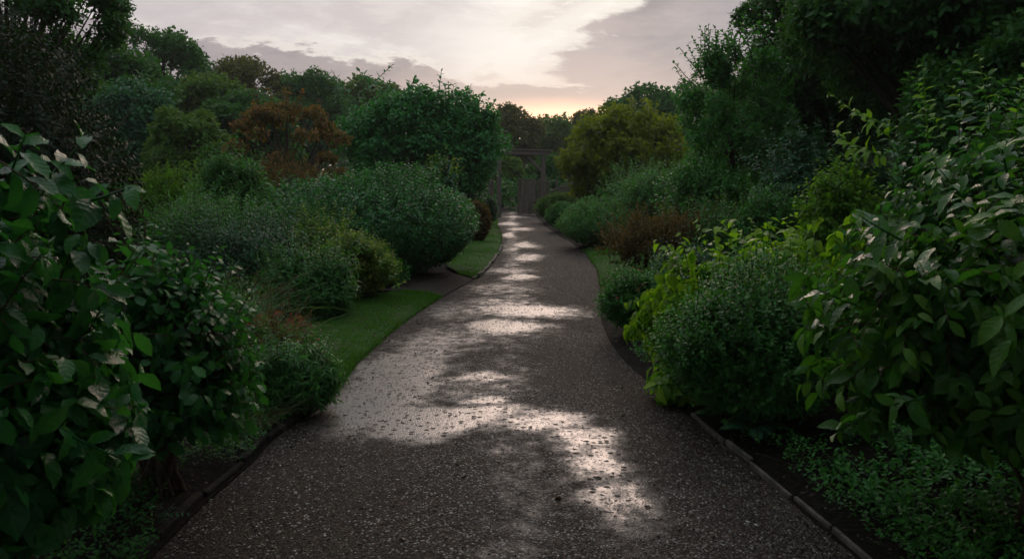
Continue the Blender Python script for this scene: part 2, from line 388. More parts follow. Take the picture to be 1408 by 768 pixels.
# wet gravel path
def path_mat():
    m, n = new_mat('wet_gravel')
    oc = n.new('ShaderNodeTexCoord').outputs['Object']
    a = n.new('ShaderNodeAttribute', attribute_name='lf'); s3 = n.new('ShaderNodeSeparateXYZ'); n.put(s3.inputs[0], a.outputs['Vector'])
    wet = s3.outputs[0]
    v = n.new('ShaderNodeTexVoronoi', feature='F1'); v.inputs['Scale'].default_value = 84; n.put(v.inputs['Vector'], oc); v.inputs['Randomness'].default_value = 1
    v2 = n.new('ShaderNodeTexVoronoi', feature='F1'); v2.inputs['Scale'].default_value = 24; n.put(v2.inputs['Vector'], oc)
    vr = n.new('ShaderNodeSeparateColor'); n.put(vr.inputs[0], v.outputs['Color'])
    vr2 = n.new('ShaderNodeSeparateColor'); n.put(vr2.inputs[0], v2.outputs['Color'])
    col = n.mix(n.m('POWER', vr.outputs[0], 1.3), (.014, .0105, .008), (.100, .078, .060))
    col = n.mix(n.m('MULTIPLY', n.smooth(vr.outputs[1], .72, .8), .5), col, (.12, .07, .045))
    col = n.mix(n.smooth(vr.outputs[2], .93, .96, 0, .8), col, (.42, .39, .35))
    col = n.mix(n.smooth(v.outputs['Distance'], .35, .7, 0, .85), col, (.010, .008, .007))
    patch = n.noise(oc, 1.3, 5, .6)
    col = n.mix(n.smooth(patch, .35, .7, 0, .5), col, (.022, .017, .014))
    # standing film of water between the stones
    holes = n.m('MULTIPLY', n.smooth(vr2.outputs[0], .70, .78), n.smooth(v2.outputs['Distance'], .55, .25))
    nzf = n.noise(oc, 7, 6, .7)
    w = n.m('ADD', wet, n.m('MULTIPLY', n.m('SUBTRACT', nzf, .5), 1.3))
    w = n.m('MULTIPLY', n.smooth(w, .22, .98), n.m('SUBTRACT', 1.0, n.m('MULTIPLY', holes, .92)))
    w = n.m('MULTIPLY', w, n.smooth(n.noise(oc, 48, 3, .7), .25, .50, .45, 1.0))
    col = n.mix(w, col, (.045, .038, .033))
    b = n.new('ShaderNodeBsdfPrincipled'); n.put(b.inputs['Base Color'], col)
    n.put(b.inputs['Roughness'], n.m('ADD', n.m('MULTIPLY', w, -.52), .76))
    b.inputs['IOR'].default_value = 1.5; n.put(b.inputs['Specular IOR Level'], n.m('ADD', n.m('MULTIPLY', w, .80), .08))
    h = n.m('ADD', n.m('MULTIPLY', v.outputs['Distance'], -1.0), n.m('MULTIPLY', n.noise(oc, 130, 3), .4))
    bp = n.new('ShaderNodeBump'); bp.inputs['Distance'].default_value = .008
    n.put(bp.inputs['Strength'], n.m('ADD', n.m('MULTIPLY', w, -.90), 1.0)); n.put(bp.inputs['Height'], h); n.put(b.inputs['Normal'], bp.outputs[0])
    o = n.new('ShaderNodeOutputMaterial'); n.t.links.new(b.outputs[0], o.inputs[0])
    return m
M['path'] = path_mat()
ys = np.concatenate([np.arange(-6, 2.6, .3), np.arange(2.6, 14, .05), np.arange(14, 41.6, .12)])
us = np.linspace(0, 1, 61)
Yp = np.repeat(ys[:, None], 61, 1); Xl = lx(ys)[:, None]; Xr = rx(ys)[:, None]
Xp = Xl + (Xr - Xl) * us[None]
Zp = 0.006 + 0.03 * (1 - (2 * us[None] - 1) ** 2) + 0.004 * vnoise(Xp, Yp, 3)
# wet patches surveyed on the ground: (pixel x, pixel y, half width px, half height px, strength)
wet = np.zeros_like(Xp)
def wetblob(px, py, hw, hh, s=1.0, soft=.55):
    global wet
    c = G(px, py); r = G(px + hw, py); f = G(px, py - hh)
    a = abs(r[0] - c[0]); b = abs(f[1] - c[1])
    d = np.sqrt(((Xp - c[0] + .16 * vnoise(Xp * 1.6, Yp * 1.6, 8) + .05 * vnoise(Xp * 6, Yp * 6, 18)) / a) ** 2 + ((Yp - c[1] + .22 * vnoise(Xp * 1.6, Yp * 1.6, 9) * min(1, b * 2.5) + .06 * vnoise(Xp * 6, Yp * 6, 19)) / b) ** 2)
    wet = np.maximum(wet, s * np.clip((1 + soft - d) / (2 * soft), 0, 1))
for b_ in [(722, 429, 80, 9), (704, 456, 62, 13), (640, 470, 70, 10, .6), (590, 480, 60, 26, .7), (555, 515, 75, 32, .95), (515, 558, 80, 30, 1.05), (600, 578, 130, 20, 1.05),
           (668, 524, 50, 8, .9), (672, 556, 36, 7, 1), (735, 588, 70, 14, .95), (790, 612, 60, 24, .95), (815, 655, 62, 36, .85), (858, 710, 80, 40, .72), (480, 578, 40, 12, .9), (650, 540, 70, 18, .5),
           (712, 384, 24, 5, 1), (700, 374, 40, 5, .65), (722, 356, 22, 6, .8), (706, 344, 12, 3, .7), (724, 338, 18, 5, .75), (700, 324, 10, 4, .9), (716, 316, 20, 2.5, .7), (700, 308, 14, 3, .8), (712, 299, 18, 1.5, .7),
           (620, 430, 50, 14, .5), (690, 400, 60, 10, .5), (690, 420, 60, 8, .6), (705, 365, 14, 30, .5), (704, 320, 9, 40, .45)]:
    wetblob(*b_)
wet = np.clip(wet * .85 + .07 * vnoise(Xp, Yp, 5) + .10, 0, 1)
attr = np.stack([wet, us[None] + 0 * wet, 0 * wet], -1).reshape(-1, 3)
idx = np.arange(Xp.size).reshape(Xp.shape)
q = np.stack([idx[:-1, :-1], idx[:-1, 1:], idx[1:, 1:], idx[1:, :-1]], -1).reshape(-1, 4)
pth = mesh_np('path', np.stack([Xp, Yp, Zp], -1).reshape(-1, 3), q, M['path'], col=attr); tag(pth, kind='structure')
# the path goes on behind the gate, turning left
b2 = [(690, 294, 713, 294)]
xs = np.linspace(0, 1, 12); ysb = np.linspace(41.5, 56, 40)
cx = (lx(41.5) + rx(41.5)) / 2 - .06 * (ysb - 41.5) ** 2 * .5
Xb = cx[:, None] + (xs[None] - .5) * 1.6; Yb = ysb[:, None] + 0 * Xb
idx = np.arange(Xb.size).reshape(Xb.shape)
q = np.stack([idx[:-1, :-1], idx[:-1, 1:], idx[1:, 1:], idx[1:, :-1]], -1).reshape(-1, 4)
tag(mesh_np('path_beyond_gate', np.stack([Xb, Yb, 0 * Xb + .004], -1).reshape(-1, 3), q, M['path'], col=np.zeros((Xb.size, 3))), kind='structure')

def strip(name, side, y0, y1, wf, mat, zf, ny=.08, nx=24, off=0.0):
    """sheet that runs along one side of the path; side -1 left, +1 right"""
    ys = np.arange(y0, y1 + 1e-6, ny); u = np.linspace(0, 1, nx) ** 1.3
    e = (lx(ys) if side < 0 else rx(ys))
    w = np.array([wf(y) for y in ys])
    Xs = e[:, None] + side * (off + u[None] * w[:, None]); Ys = ys[:, None] + 0 * Xs
    Zs = zf(Xs, Ys, u[None] + 0 * Xs, (Xs - e[:, None]) * side)
    idx = np.arange(Xs.size).reshape(Xs.shape)
    q = np.stack([idx[:-1, :-1], idx[:-1, 1:], idx[1:, 1:], idx[1:, :-1]], -1).reshape(-1, 4)
    if side < 0: q = q[:, ::-1]
    return tag(mesh_np(name, np.stack([Xs, Ys, Zs], -1).reshape(-1, 3), q, mat), kind='structure')
bedz = lambda X, Y, u, d: .012 + .07 * np.clip(d / .5, 0, 1) + .028 * vnoise(X * 3, Y * 3, 21) * np.clip(d / .25, 0, 1) - .14 * np.clip((u - .93) / .07, 0, 1)
strip('flower_bed_soil', -1, -5, 41, lambda y: 7.0, M['soil'], bedz, .1, 60)
strip('flower_bed_soil', 1, -5, 41, lambda y: 8.0, M['soil'], bedz, .1, 60)
LAWNS = [(-1, 5.6, 10.9, lambda y: float(np.interp(y, [5.6, 6.2, 7, 8.5, 10, 10.9], [.15, .55, .95, 1.4, 1.1, .45]))),
         (-1, 13.0, 34, lambda y: float(np.interp(y, [13, 14, 15, 20, 30, 34], [.25, .65, .8, .95, .6, .3]))),
         (1, 10.6, 18.6, lambda y: float(np.interp(y, [10.6, 12, 14, 17, 18.6], [.3, .7, .95, .8, .4])))]
lawnz = lambda X, Y, u, d: .012 + .030 * np.clip(d / .16, 0, 1) + .006 * vnoise(X * 4, Y * 4, 31) + 0.012 - .02 * np.clip((.05 - d) / .05, 0, 1) + .07 * np.clip(d / .6, 0, 1)
for sd_, y0, y1, wf in LAWNS: strip('lawn', sd_, y0, y1, wf, M['lawn'], lawnz, .06, 22, .02)
# bare gravelled way off to the left between the two lawns
M['sidepath'] = rough_mat('side_path_soil', (.020, .015, .012), (.06, .047, .038), 60, .9, 1.0, .015, c3=(.03, .024, .018))
strip('side_path', -1, 10.95, 12.95, lambda y: 2.6, M['sidepath'], lambda X, Y, u, d: .016 + .085 * np.clip(d / .3, 0, 1), .06, 24, .005)

# ------------------------------------------------------------------ edging boards
def edging(name, label, pts, h, w, mat, seg=.5, seed=0, gap=.012):
    rng = np.random.default_rng(seed)
    P = np.array(pts); L = np.concatenate([[0], np.cumsum(np.linalg.norm(np.diff(P, axis=0), axis=1))])
    mb = MB(); s = 0
    while s < L[-1] - .05:
        ln = min(seg * rng.uniform(.8, 1.2), L[-1] - s)
        a = np.array([np.interp(s, L, P[:, i]) for i in (0, 1)]); b = np.array([np.interp(s + ln, L, P[:, i]) for i in (0, 1)])
        c = (a + b) / 2 + rng.normal(size=2) * .010; d = b - a
        mb.box((c[0], c[1], h / 2 - .035 + rng.normal() * .007), (np.linalg.norm(d) - gap, w * rng.uniform(.85, 1.1), h), math.atan2(d[1], d[0]) + rng.normal() * .01, bev=.008)
        s += ln
    return tag(mb.build(name, mat), label, 'edging')
yy = np.arange(2.2, 5.4, .1)
edging('path_edging', 'narrow weathered grey timber edging board along right side of the near path', [(rx(y) + .03, y) for y in yy], .070, .022, M['edging'], .42, 1, .018)
yy = np.arange(2.0, 6.0, .1)
edging('path_edging', 'dark rotting edging board beside left edge of the near path', [(lx(y) - .045, y) for y in yy], .085, .045, M['darkedge'], .5, 2, .006)
yy = np.arange(12.9, 20, .2)
edging('stone_edging', 'thin pale stone kerb between the far left lawn and the path', [(lx(y) - .01, y) for y in yy], .09, .05, M['edging'], .4, 3)

# ------------------------------------------------------------------ gate
gx0, gx1, gy = AT(686, 302, 36.0)[0], AT(748, 300, 37.6)[0], 37.2
gate = empty('garden_gate', ((gx0 + gx1) / 2, gy, 0), 'open timber gateway with beam, brace and half open plank door at end of the path', 'gate')
def P_(name, fn, mat):
    mb = MB(); fn(mb); o = mb.build(name, mat, gate); return o
ox, oy = gate.location.x, gate.location.y
P_('post', lambda b: b.box((gx0 - ox, -.9, 1.38), (.20, .20, 2.8), .05, bev=.02), M['wood'])
P_('post', lambda b: b.box((gx0 - ox - .42, .1, 1.2), (.3, .18, 2.4), 0, bev=.02), M['wood'])
P_('post', lambda b: b.box((gx1 - ox - .06, .2, 1.38), (.21, .21, 2.8), 0, bev=.02), M['wood'])
def beam(b):
    L = gx1 - gx0 + .9; th = math.atan2(1.1, gx1 - gx0)
    b.box((-.08, -.35, 2.90), (L, .24, .20), th, bev=.02)
P_('beam', beam, M['wood_h'])
P_('cap_board', lambda b: b.box((-.08, -.35, 3.03), (gx1 - gx0 + 1.15, .36, .06), math.atan2(1.1, gx1 - gx0), bev=.012), M['wood_h'])
def brace(b):
    c, s = math.cos(R(-42)), math.sin(R(-42))
    b.box((gx1 - ox - .52,   .03, 2.46), (1.02, .12, .13), .3, [[c, 0, -s], [0, 1, 0], [s, 0, c]])
P_('brace', brace, M['wood_h'])
dx0, dx1, dy = AT(713, 293, 38.4)[0] - ox, AT(737, 293, 38.4)[0] - ox, 1.0
dbd = empty('door', ((dx0 + dx1) / 2, dy, 0), None, None); dbd.parent = gate
def boards(b):
    wd = dx1 - dx0
    for i in range(6):
        b.box(((i + .5) * wd / 6 - wd / 2, 0, .86), (wd / 6 - .012, .035, 1.62 - .01 * (i % 3)), bev=.008)
mb = MB(); boards(mb); mb.build('door_boards', M['door'], dbd)
for z in (.3, .9, 1.45):
    mb = MB(); mb.box((0, .035, z), (dx1 - dx0 - .06, .03, .12)); mb.build('ledge', M['door'], dbd)
mb = MB()
mb.box((0, -.001, 1.70), (dx1 - dx0 + .03, .07, .06)); mb.box((-(dx1 - dx0) / 2 - .02, 0, .84), (.05, .06, 1.66)); mb.box(((dx1 - dx0) / 2 + .02, 0, .84), (.05, .06, 1.66))
mb.build('door_frame', M['wood'], dbd)
mb = MB(); mb.box((.3, -.03, .62), (.16, .02, .03)); mb.box((.36, -.045, .62), (.03, .03, .12)); mb.build('latch', M['iron'], dbd)
P_('gate_stile', lambda b: b.box((dx1 + .16, .95, .87), (.15, .1, 1.74)), M['wood'])
P_('side_panel', lambda b: [b.box((dx1 + .34 + i * .1, .8, .84), (.09, .03, 1.66)) for i in range(3)], M['wood'])

# wattle screen to the right of the gate
wx0 = gx1 + .05
wf = empty('wattle_fence', (wx0, 38.8, 0), 'grey woven lath fence with rising top to the right of the gateway', 'fence')
m_ = 26
mbv = []; 
for k in range(24):
    z = .12 + k * .092; x = np.linspace(0, 2.4, m_)
    top = 1.05 + .55 * np.clip(x / 1.1, 0, 1)
    zz = z + (.02 * np.sin(x * 5 + k)) + .10 * x * (k / 24)
    keep = zz < top
    if keep.sum() < 4: continue
    xs_ = x[keep]; yy_ = .035 * np.sin(xs_ * 9 + (k % 2) * np.pi)
    pl = np.stack([np.interp(np.linspace(0, 1, m_), np.linspace(0, 1, len(xs_)), a) for a in (xs_, yy_, zz[keep])], -1)
    mbv.append(pl)
V_, q_ = tubes(np.array(mbv), .04, 6); mesh_np('laths', V_, q_, M['wood_h'], wf)
mb = MB()
for i in range(5): mb.box((.05 + i * .56, .02, .8 + .08 * i), (.07, .05, 1.6 + .16 * i))
mb.build('stakes', M['wood'], wf)
pf = empty('picket_fence', (AT(655, 300, 36)[0], 36.6, 0), 'low grey picket fence left of the gateway, half hidden behind orange shrub', 'fence')
for i in range(6):
    mb = MB(); mb.box((-.35 + i * .17, 0, .62), (.10, .03, 1.24)); mb.build('picket', M['wood'], pf)
for z in (.35, 1.0):
    mb = MB(); mb.box((.07, .035, z), (1.1, .04, .08)); mb.build('rail', M['wood_h'], pf)

# ------------------------------------------------------------------ plants
COL = {
    'bigleaf':  dict(dark=(.008, .050, .014), light=(.022, .120, .028), tipc=(.06, .20, .02), tipamt=.6, rough=.30, trans=.34, veins=True, spec=.24),
    'rightbig': dict(dark=(.012, .045, .008), light=(.034, .130, .018), tipc=(.13, .26, .02), tipamt=.8, rough=.26, trans=.34, veins=True, spec=.28, spots=.1),
    'lime':     dict(dark=(.035, .120, .008), light=(.14, .31, .018), tipc=(.32, .44, .03), tipamt=.8, rough=.45, trans=.45, veins=True, spec=.25),
    'limebush': dict(dark=(.030, .105, .010), light=(.085, .210, .018), tipc=(.16, .28, .03), tipamt=.6, rough=.5, trans=.42, spec=.15),
    'arch':     dict(dark=(.010, .045, .014), light=(.030, .14, .034), tipc=(.18, .28, .03), tipamt=.8, rough=.32, trans=.36, veins=True, spec=.32),
    'dark':     dict(dark=(.005, .018, .007), light=(.012, .036, .012), tipc=(.03, .05, .012), tipamt=.3, rough=.55, trans=.18, spec=.10),
    'mid':      dict(dark=(.012, .055, .014), light=(.034, .125, .026), tipc=(.08, .21, .035), tipamt=.6, rough=.45, trans=.30, spec=.22),
    'dome':     dict(dark=(.008, .050, .014), light=(.024, .115, .028), tipc=(.06, .20, .05), tipamt=.6, rough=.42, trans=.28, spec=.26),
    'hedge':    dict(dark=(.022, .085, .024), light=(.060, .175, .046), tipc=(.10, .27, .06), tipamt=.6, rough=.5, trans=.28, spec=.2),
    'feather':  dict(dark=(.014, .070, .018), light=(.042, .150, .034), tipc=(.09, .22, .05), tipamt=.6, rough=.5, trans=.32, spec=.2),
    'yellow':   dict(dark=(.018, .075, .012), light=(.055, .145, .018), tipc=(.38, .36, .06), tipamt=.9, rough=.5, trans=.38, spec=.2),
    'gold':     dict(dark=(.030, .058, .006), light=(.095, .130, .012), tipc=(.20, .22, .018), tipamt=.7, rough=.55, trans=.42, spec=.12),
    'rust':     dict(dark=(.022, .040, .010), light=(.085, .060, .020), tipc=(.22, .11, .04), tipamt=.7, rough=.6, trans=.35, spec=.15),
    'rustree':  dict(dark=(.022, .042, .012), light=(.080, .062, .022), tipc=(.36, .13, .06), tipamt=.9, rough=.6, trans=.38, spec=.12),
    'tree1':    dict(dark=(.008, .034, .010), light=(.022, .074, .018), tipc=(.05, .11, .02), tipamt=.5, rough=.55, trans=.28, spec=.12),
    'tree2':    dict(dark=(.018, .050, .012), light=(.046, .100, .020), tipc=(.09, .12, .02), tipamt=.6, rough=.55, trans=.32, spec=.12),
    'tree3':    dict(dark=(.022, .034, .010), light=(.055, .064, .018), tipc=(.12, .085, .02), tipamt=.6, rough=.55, trans=.32, spec=.12),
    'bluegreen':dict(dark=(.012, .060, .030), light=(.034, .125, .056), tipc=(.07, .19, .07), tipamt=.5, rough=.45, trans=.24, spec=.25),
    'reed':     dict(dark=(.030, .085, .030), light=(.08, .16, .06), tipc=(.16, .21, .09), tipamt=.6, rough=.45, trans=.32, spec=.25),
    'pale':     dict(dark=(.055, .065, .030), light=(.16, .15, .08), tipc=(.30, .24, .16), tipamt=.8, rough=.6, trans=.3, spec=.2),
    'flower':   dict(dark=(.20, .05, .06), light=(.36, .12, .12), rough=.6, trans=.3, spec=.2),
    'grass':    dict(dark=(.020, .090, .008), light=(.050, .160, .014), tipc=(.08, .18, .02), tipamt=.6, rough=.6, trans=.35, spec=.12),
    'litter':   dict(dark=(.018, .012, .008), light=(.09, .055, .032), rough=.6, trans=.1, spec=.3),
}
GAIN = dict(mid=1.5, dome=1.45, hedge=1.25, feather=1.25, yellow=1.3, gold=1.35, tree1=1.75, tree2=1.5, tree3=1.5, bluegreen=1.08, reed=1.3, rustree=1.3, rust=1.15, limebush=1.1)
for k, g_ in GAIN.items():
    for c_ in ('dark', 'light', 'tipc'): COL[k][c_] = tuple(min(.6, v * g_) for v in COL[k][c_])
for k, v in COL.items():
    if k not in ('litter', 'flower', 'pale'): v['dark'] = tuple(c * .62 for c in v['dark']); v['light'] = tuple(c * 1.28 for c in v['light'])
for k in ('bigleaf', 'rightbig', 'arch', 'dome', 'mid'):
    v = COL[k]; v['light'] = (v['light'][0], v['light'][1] * 1.12, v['light'][2] * 1.05); v['dark'] = (v['dark'][0] * 1.1, v['dark'][1] * 1.1, v['dark'][2] * 1.1)
for k, v in COL.items(): M[k] = leaf_mat('leaf_' + k, **v)
def px_r(px, D): return px * D / (FPX * ct)
def ztop(y, D): return AT(704, y, D)[2]

def shrub(label, name, cat, x, D, wpx, ytop, mat='mid', tpl='mid', n=900, k=8, L=.22, leaf=.05, ry=None, lumpy=.16, seed=1, zmin=-.35,
          spread=1.0, up=.45, droop=0., depth=.35, stems=26, jitter=.35, pair=False, group=None, sprigs=-1, sprigL=1.7, sprigmat=None, bias=1.0, lean=(0, 0), flowers=None, inner=True, twigs=True, outw=1.0, flat=0.0, sprigfrom=.5, clear=.06, skirt=.85, lobes=7):
    """a bushy plant: stems from its base, leafy shoots over an uneven domed shell"""
    rng = np.random.default_rng(seed)
    if sprigs < 0: sprigs = n // 22 if lobes else 0
    if D > 8: leaf *= 1.18
    c = AT(x, 300, D); rx_ = px_r(wpx / 2, D); ry_ = ry if ry else rx_ * .9; H = ztop(ytop, D)
    o = empty(name, (c[0], D, .02), label, cat, group)
    H *= .97; cz = H * .42; rz = H - cz
    dirs = dome_dirs(rng, n, -1 if zmin < -.9 else -.95, bias); sc = lump(rng, dirs, 22, lumpy, 6)
    dirs[:, 2] = np.maximum(dirs[:, 2], -.95)
    rad = np.array([rx_, ry_, rz])
    rad2 = np.where(dirs[:, 2:3] < 0, np.array([[rx_ * skirt, ry_ * skirt, cz - clear]]), rad[None])
    depth_f = 1 - depth * rng.beta(1.1, 2.6, n)
    Pend = dirs * rad2 * (sc * depth_f)[:, None] + [0, 0, cz]
    out = unit(dirs / rad[None])
    if lobes:          # boughs: several smaller domes set into the main one
        a0 = np.arange(lobes) * 2.4 + rng.uniform(0, 6); e0 = rng.uniform(-.25, 1.0, lobes); e0[0] = 1.2
        LD = np.stack([np.cos(a0) * np.cos(e0), np.sin(a0) * np.cos(e0), np.sin(e0)], 1)
        LS = rng.uniform(.34, .52, lobes); LC = LD * rad * (1.02 - LS)[:, None] * rng.uniform(.92, 1.12, (lobes, 1)) + [0, 0, cz]
        LC[:, 2] = np.maximum(LC[:, 2], LS * rz * .7 + clear * .8)
        on = rng.uniform(0, 1, n) < .62; li = rng.choice(lobes, n, p=LS ** 2 / (LS ** 2).sum())
        Pl = LC[li] + dirs * rad * (LS[li] * sc * depth_f)[:, None]
        Pend = np.where(on[:, None], Pl, Pend * [.88, .88, .90]); out = unit(np.where(on[:, None], out * .7 + (Pl - [0, 0, cz]) / rad * .4, out))
        Pend[:, 2] = np.maximum(Pend[:, 2], clear * .7 + .04)
    Dd = unit(out * outw + np.array([lean[0], lean[1], up * .9]) + rng.normal(size=(n, 3)) * .35 + np.array([0, 0, -droop * .5]))
    Ls = L * rng.uniform(.6, 1.2, n)
    P = Pend - Dd * Ls[:, None] * .8
    P[:, 2] = np.maximum(P[:, 2], .03)
    parts = []; tw = []
    a, t_ = shoot_leaves(rng, tpl, P, Dd, Ls, k, leaf, spread, up, jitter, droop, pair=pair, flat=flat)
    parts.append(a); tw.append(t_)
    if inner:          # leaves deep inside the plant
        ni = n // 4
        Di = dome_dirs(rng, ni, -.8); Pi = np.where(Di[:, 2:3] < 0, Di * [rx_ * skirt, ry_ * skirt, cz - clear], Di * rad) * rng.uniform(.3, .7, ni)[:, None] + [0, 0, cz]
        Pi[:, 2] = np.maximum(Pi[:, 2], .08)
        a, _ = shoot_leaves(rng, tpl, Pi, Di + [0, 0, .3], L, k, leaf * 1.5, spread, up, jitter, droop)
        parts.append(a)
    if sprigs:
        ds = dome_dirs(rng, sprigs, sprigfrom); sc2 = 1.0
        Ps = ds * rad * .88 + [0, 0, cz]
        Dsp = unit(ds + [0, 0, 1.2]) + rng.normal(size=(sprigs, 3)) * .15; Lsp = L * sprigL * rng.uniform(.5, 1.1, sprigs)
        a, t_ = shoot_leaves(rng, tpl, Ps, Dsp, Lsp, int(k * 1.6), leaf * .85, spread, up, jitter, droop * .5)
        if sprigmat: 
            for i in range(sprigs):
                a, _ = shoot_leaves(rng, tpl, Ps[i:i + 1], Dsp[i:i + 1], Lsp[i], int(k * 1.6), leaf * .85, spread, up, jitter, droop * .5)
                v_, q_ = tubes(_, np.array([[1, .8, .5]]) * .006, 4); nv = len(a[0])
                mesh_np('young_shoot', np.concatenate([a[0], v_]), a[1] + [q_ + nv], M[sprigmat], o, np.concatenate([a[2], np.full((len(v_), 3), .3)]), np.concatenate([a[3], np.zeros((len(v_), 3))]))
        else: parts.append(a)
        tw.append(t_)
    V, F, col, uv = cat_leaves(parts)
    V[:, 2] = np.maximum(V[:, 2], .01)
    mesh_np('foliage', V, F, M[mat], o, col, uv)
    # stems
    tgt = Pend[rng.choice(n, stems)] * [.8, .8, .85]
    b0 = rng.normal(size=(stems, 3)) * [rx_ * .12, ry_ * .12, 0]; b0[:, 2] = -.05
    mid = (b0 + tgt) / 2 * [.5, .5, 1] + [0, 0, .15 * H]
    SP = bez(b0, mid, tgt, 8); rr = np.linspace(1, .3, 8)[None] * (.006 + .006 * H) 
    V1, q1 = tubes(SP, rr, 5)
    Vs, qs = [V1], [q1]
    if twigs:
        off = len(V1)
        for t_ in tw:
            v2, q2 = tubes(t_, np.array([[1, .8, .4]]) * (.0022 if leaf < .06 else .0035), 3); Vs.append(v2); qs.append(q2 + off); off += len(v2)
    mesh_np('stems', np.concatenate(Vs), np.concatenate(qs), M['twig'], o)
    if flowers:
        nf, fs, fm, region = flowers
        df = dome_dirs(rng, nf, region); Pf = df * rad * 1.05 + [0, 0, cz]
        kk = 9
        for i in range(nf):
            Pc = Pf[i] + rng.normal(size=(kk, 3)) * fs * .26 * [1, 1, .5]
            dd = unit(rng.normal(size=(kk, 3)) + [0, 0, .8])
            a = leaves('tiny', Pc, dd, rng.normal(size=dd.shape), np.full(kk, fs * .5), rng.uniform(0, 1, kk), rng.uniform(0, 1, kk), rng.uniform(0, 1, kk))
            mesh_np('flower_head', a[0], a[1], M[fm], o, a[2], a[3])
    return o

def add_shoots(o, D, lst, leaf, mat, k=12, tpl='oval', th=.005, seed=0, **kw):
    rng = np.random.default_rng(seed)
    for (x0, y0, x1, y1) in lst:
        D0 = D + rng.normal() * .03 * D
        a_, b_ = AT(x0, y0, D0), AT(x1, y1, D0 - .02 * D); P = (a_ - np.array(o.location))[None]; d = (b_ - a_)[None]; L = float(np.linalg.norm(d))
        a, tw = shoot_leaves(rng, tpl, P, d, L, k, leaf, kw.get('spread', 1.0), .35, .25, kw.get('droop', .2), tipshrink=.7, flat=kw.get('flat', 0.))
        v, q = tubes(tw, np.array([[1, .75, .4]]) * th, 4); nv = len(a[0])
        mesh_np('young_shoot', np.concatenate([a[0], v]), a[1] + [q + nv], M[mat], o, np.concatenate([a[2], np.full((len(v), 3), .2)]), np.concatenate([a[3], np.zeros((len(v), 3))]))
def blades(rng, n_, base, r, Lr, w, out=.5, curve=.8, m=6, zbase=0.):
    """arching grass blades as strips"""
    a = rng.uniform(0, 2 * np.pi, n_); rr = r * np.sqrt(rng.uniform(0, 1, n_))
    P0 = np.stack([np.cos(a) * rr, np.sin(a) * rr, np.full(n_, zbase)], 1) + base
    a2 = a + rng.normal(size=n_) * .5; o_ = np.stack([np.cos(a2), np.sin(a2), 0 * a2], 1)
    L = Lr * rng.uniform(.55, 1.1, n_)
    k1 = out * rng.uniform(.1, .7, n_)
    P1 = P0 + (o_ * k1[:, None] + [0, 0, .75]) * L[:, None] * .7
    P2 = P1 + (o_ * (k1 + curve * rng.uniform(.2, 1, n_))[:, None] + np.array([0, 0, 1]) * (.45 - curve * rng.uniform(.1, .9, n_))[:, None]) * L[:, None] * .55
    C_ = bez(P0, P1, P2, m)
    sd = unit(np.cross(o_, [0, 0, 1.0]) + rng.normal(size=(n_, 3)) * .35)
    ww = w * np.array([.7, 1, .95, .75, .45, .06][:m] if m == 6 else np.linspace(1, .1, m))[None, :, None] * rng.uniform(.7, 1.2, n_)[:, None, None]
    V = np.stack([C_ - sd[:, None] * ww / 2, C_ + sd[:, None] * ww / 2], 2).reshape(-1, 3)
    idx = np.arange(n_ * m * 2).reshape(n_, m, 2)
    q = np.stack([idx[:, :-1, 0], idx[:, :-1, 1], idx[:, 1:, 1], idx[:, 1:, 0]], -1).reshape(-1, 4)
    rnd = rng.uniform(0, 1, n_)
    col = np.stack([np.repeat(rnd, m * 2), np.tile(np.repeat(np.linspace(0, 1, m), 2), n_), np.repeat(rng.uniform(0, 1, n_), m * 2)], 1)
    return V, [q], col, np.zeros((len(V), 3)), C_
def grass(label, x, D, L, n=260, r=.2, w=.008, mat='reed', out=.6, curve=.9, seed=1, name='grass_clump', heads=0, cat='grass clump'):
    rng = np.random.default_rng(seed); c = AT(x, 300, D)
    o = empty(name, (c[0], D, .03), label, cat)
    V, F, col, uv, C_ = blades(rng, n, np.zeros(3), r, L, w, out, curve)
    mesh_np('blades', V, F, M[mat], o, col, uv)
    if heads:
        _, _, _, _, C_ = blades(rng, heads, np.zeros(3), r, L * 1.1, w, out * .6, curve * .8)
        v, q = tubes(C_, .0018, 3); mesh_np('flower_stalks', v, q, M['pale'], o, np.full((len(v), 3), .5))
        kk = 16; i = rng.integers(3, 6, (heads, kk)); P = np.stack([C_[j, i[j]] for j in range(heads)]).reshape(-1, 3)
        t = rng.uniform(0, 1, (len(P), 1)); nxt = np.stack([C_[j, np.maximum(i[j] - 1, 2)] for j in range(heads)]).reshape(-1, 3)
        P = P * t + nxt * (1 - t) + rng.normal(size=P.shape) * .004
        dd = unit(rng.normal(size=P.shape) * .6 + (P - nxt + 1e-4) * 20)
        a = leaves('tiny', P, dd, rng.normal(size=dd.shape), np.full(len(P), .022), rng.uniform(0, 1, len(P)), rng.uniform(0, 1, len(P)), rng.uniform(0, 1, len(P)))
        mesh_np('seed_heads', a[0], a[1], M['pale'], o, a[2], a[3])
    return o
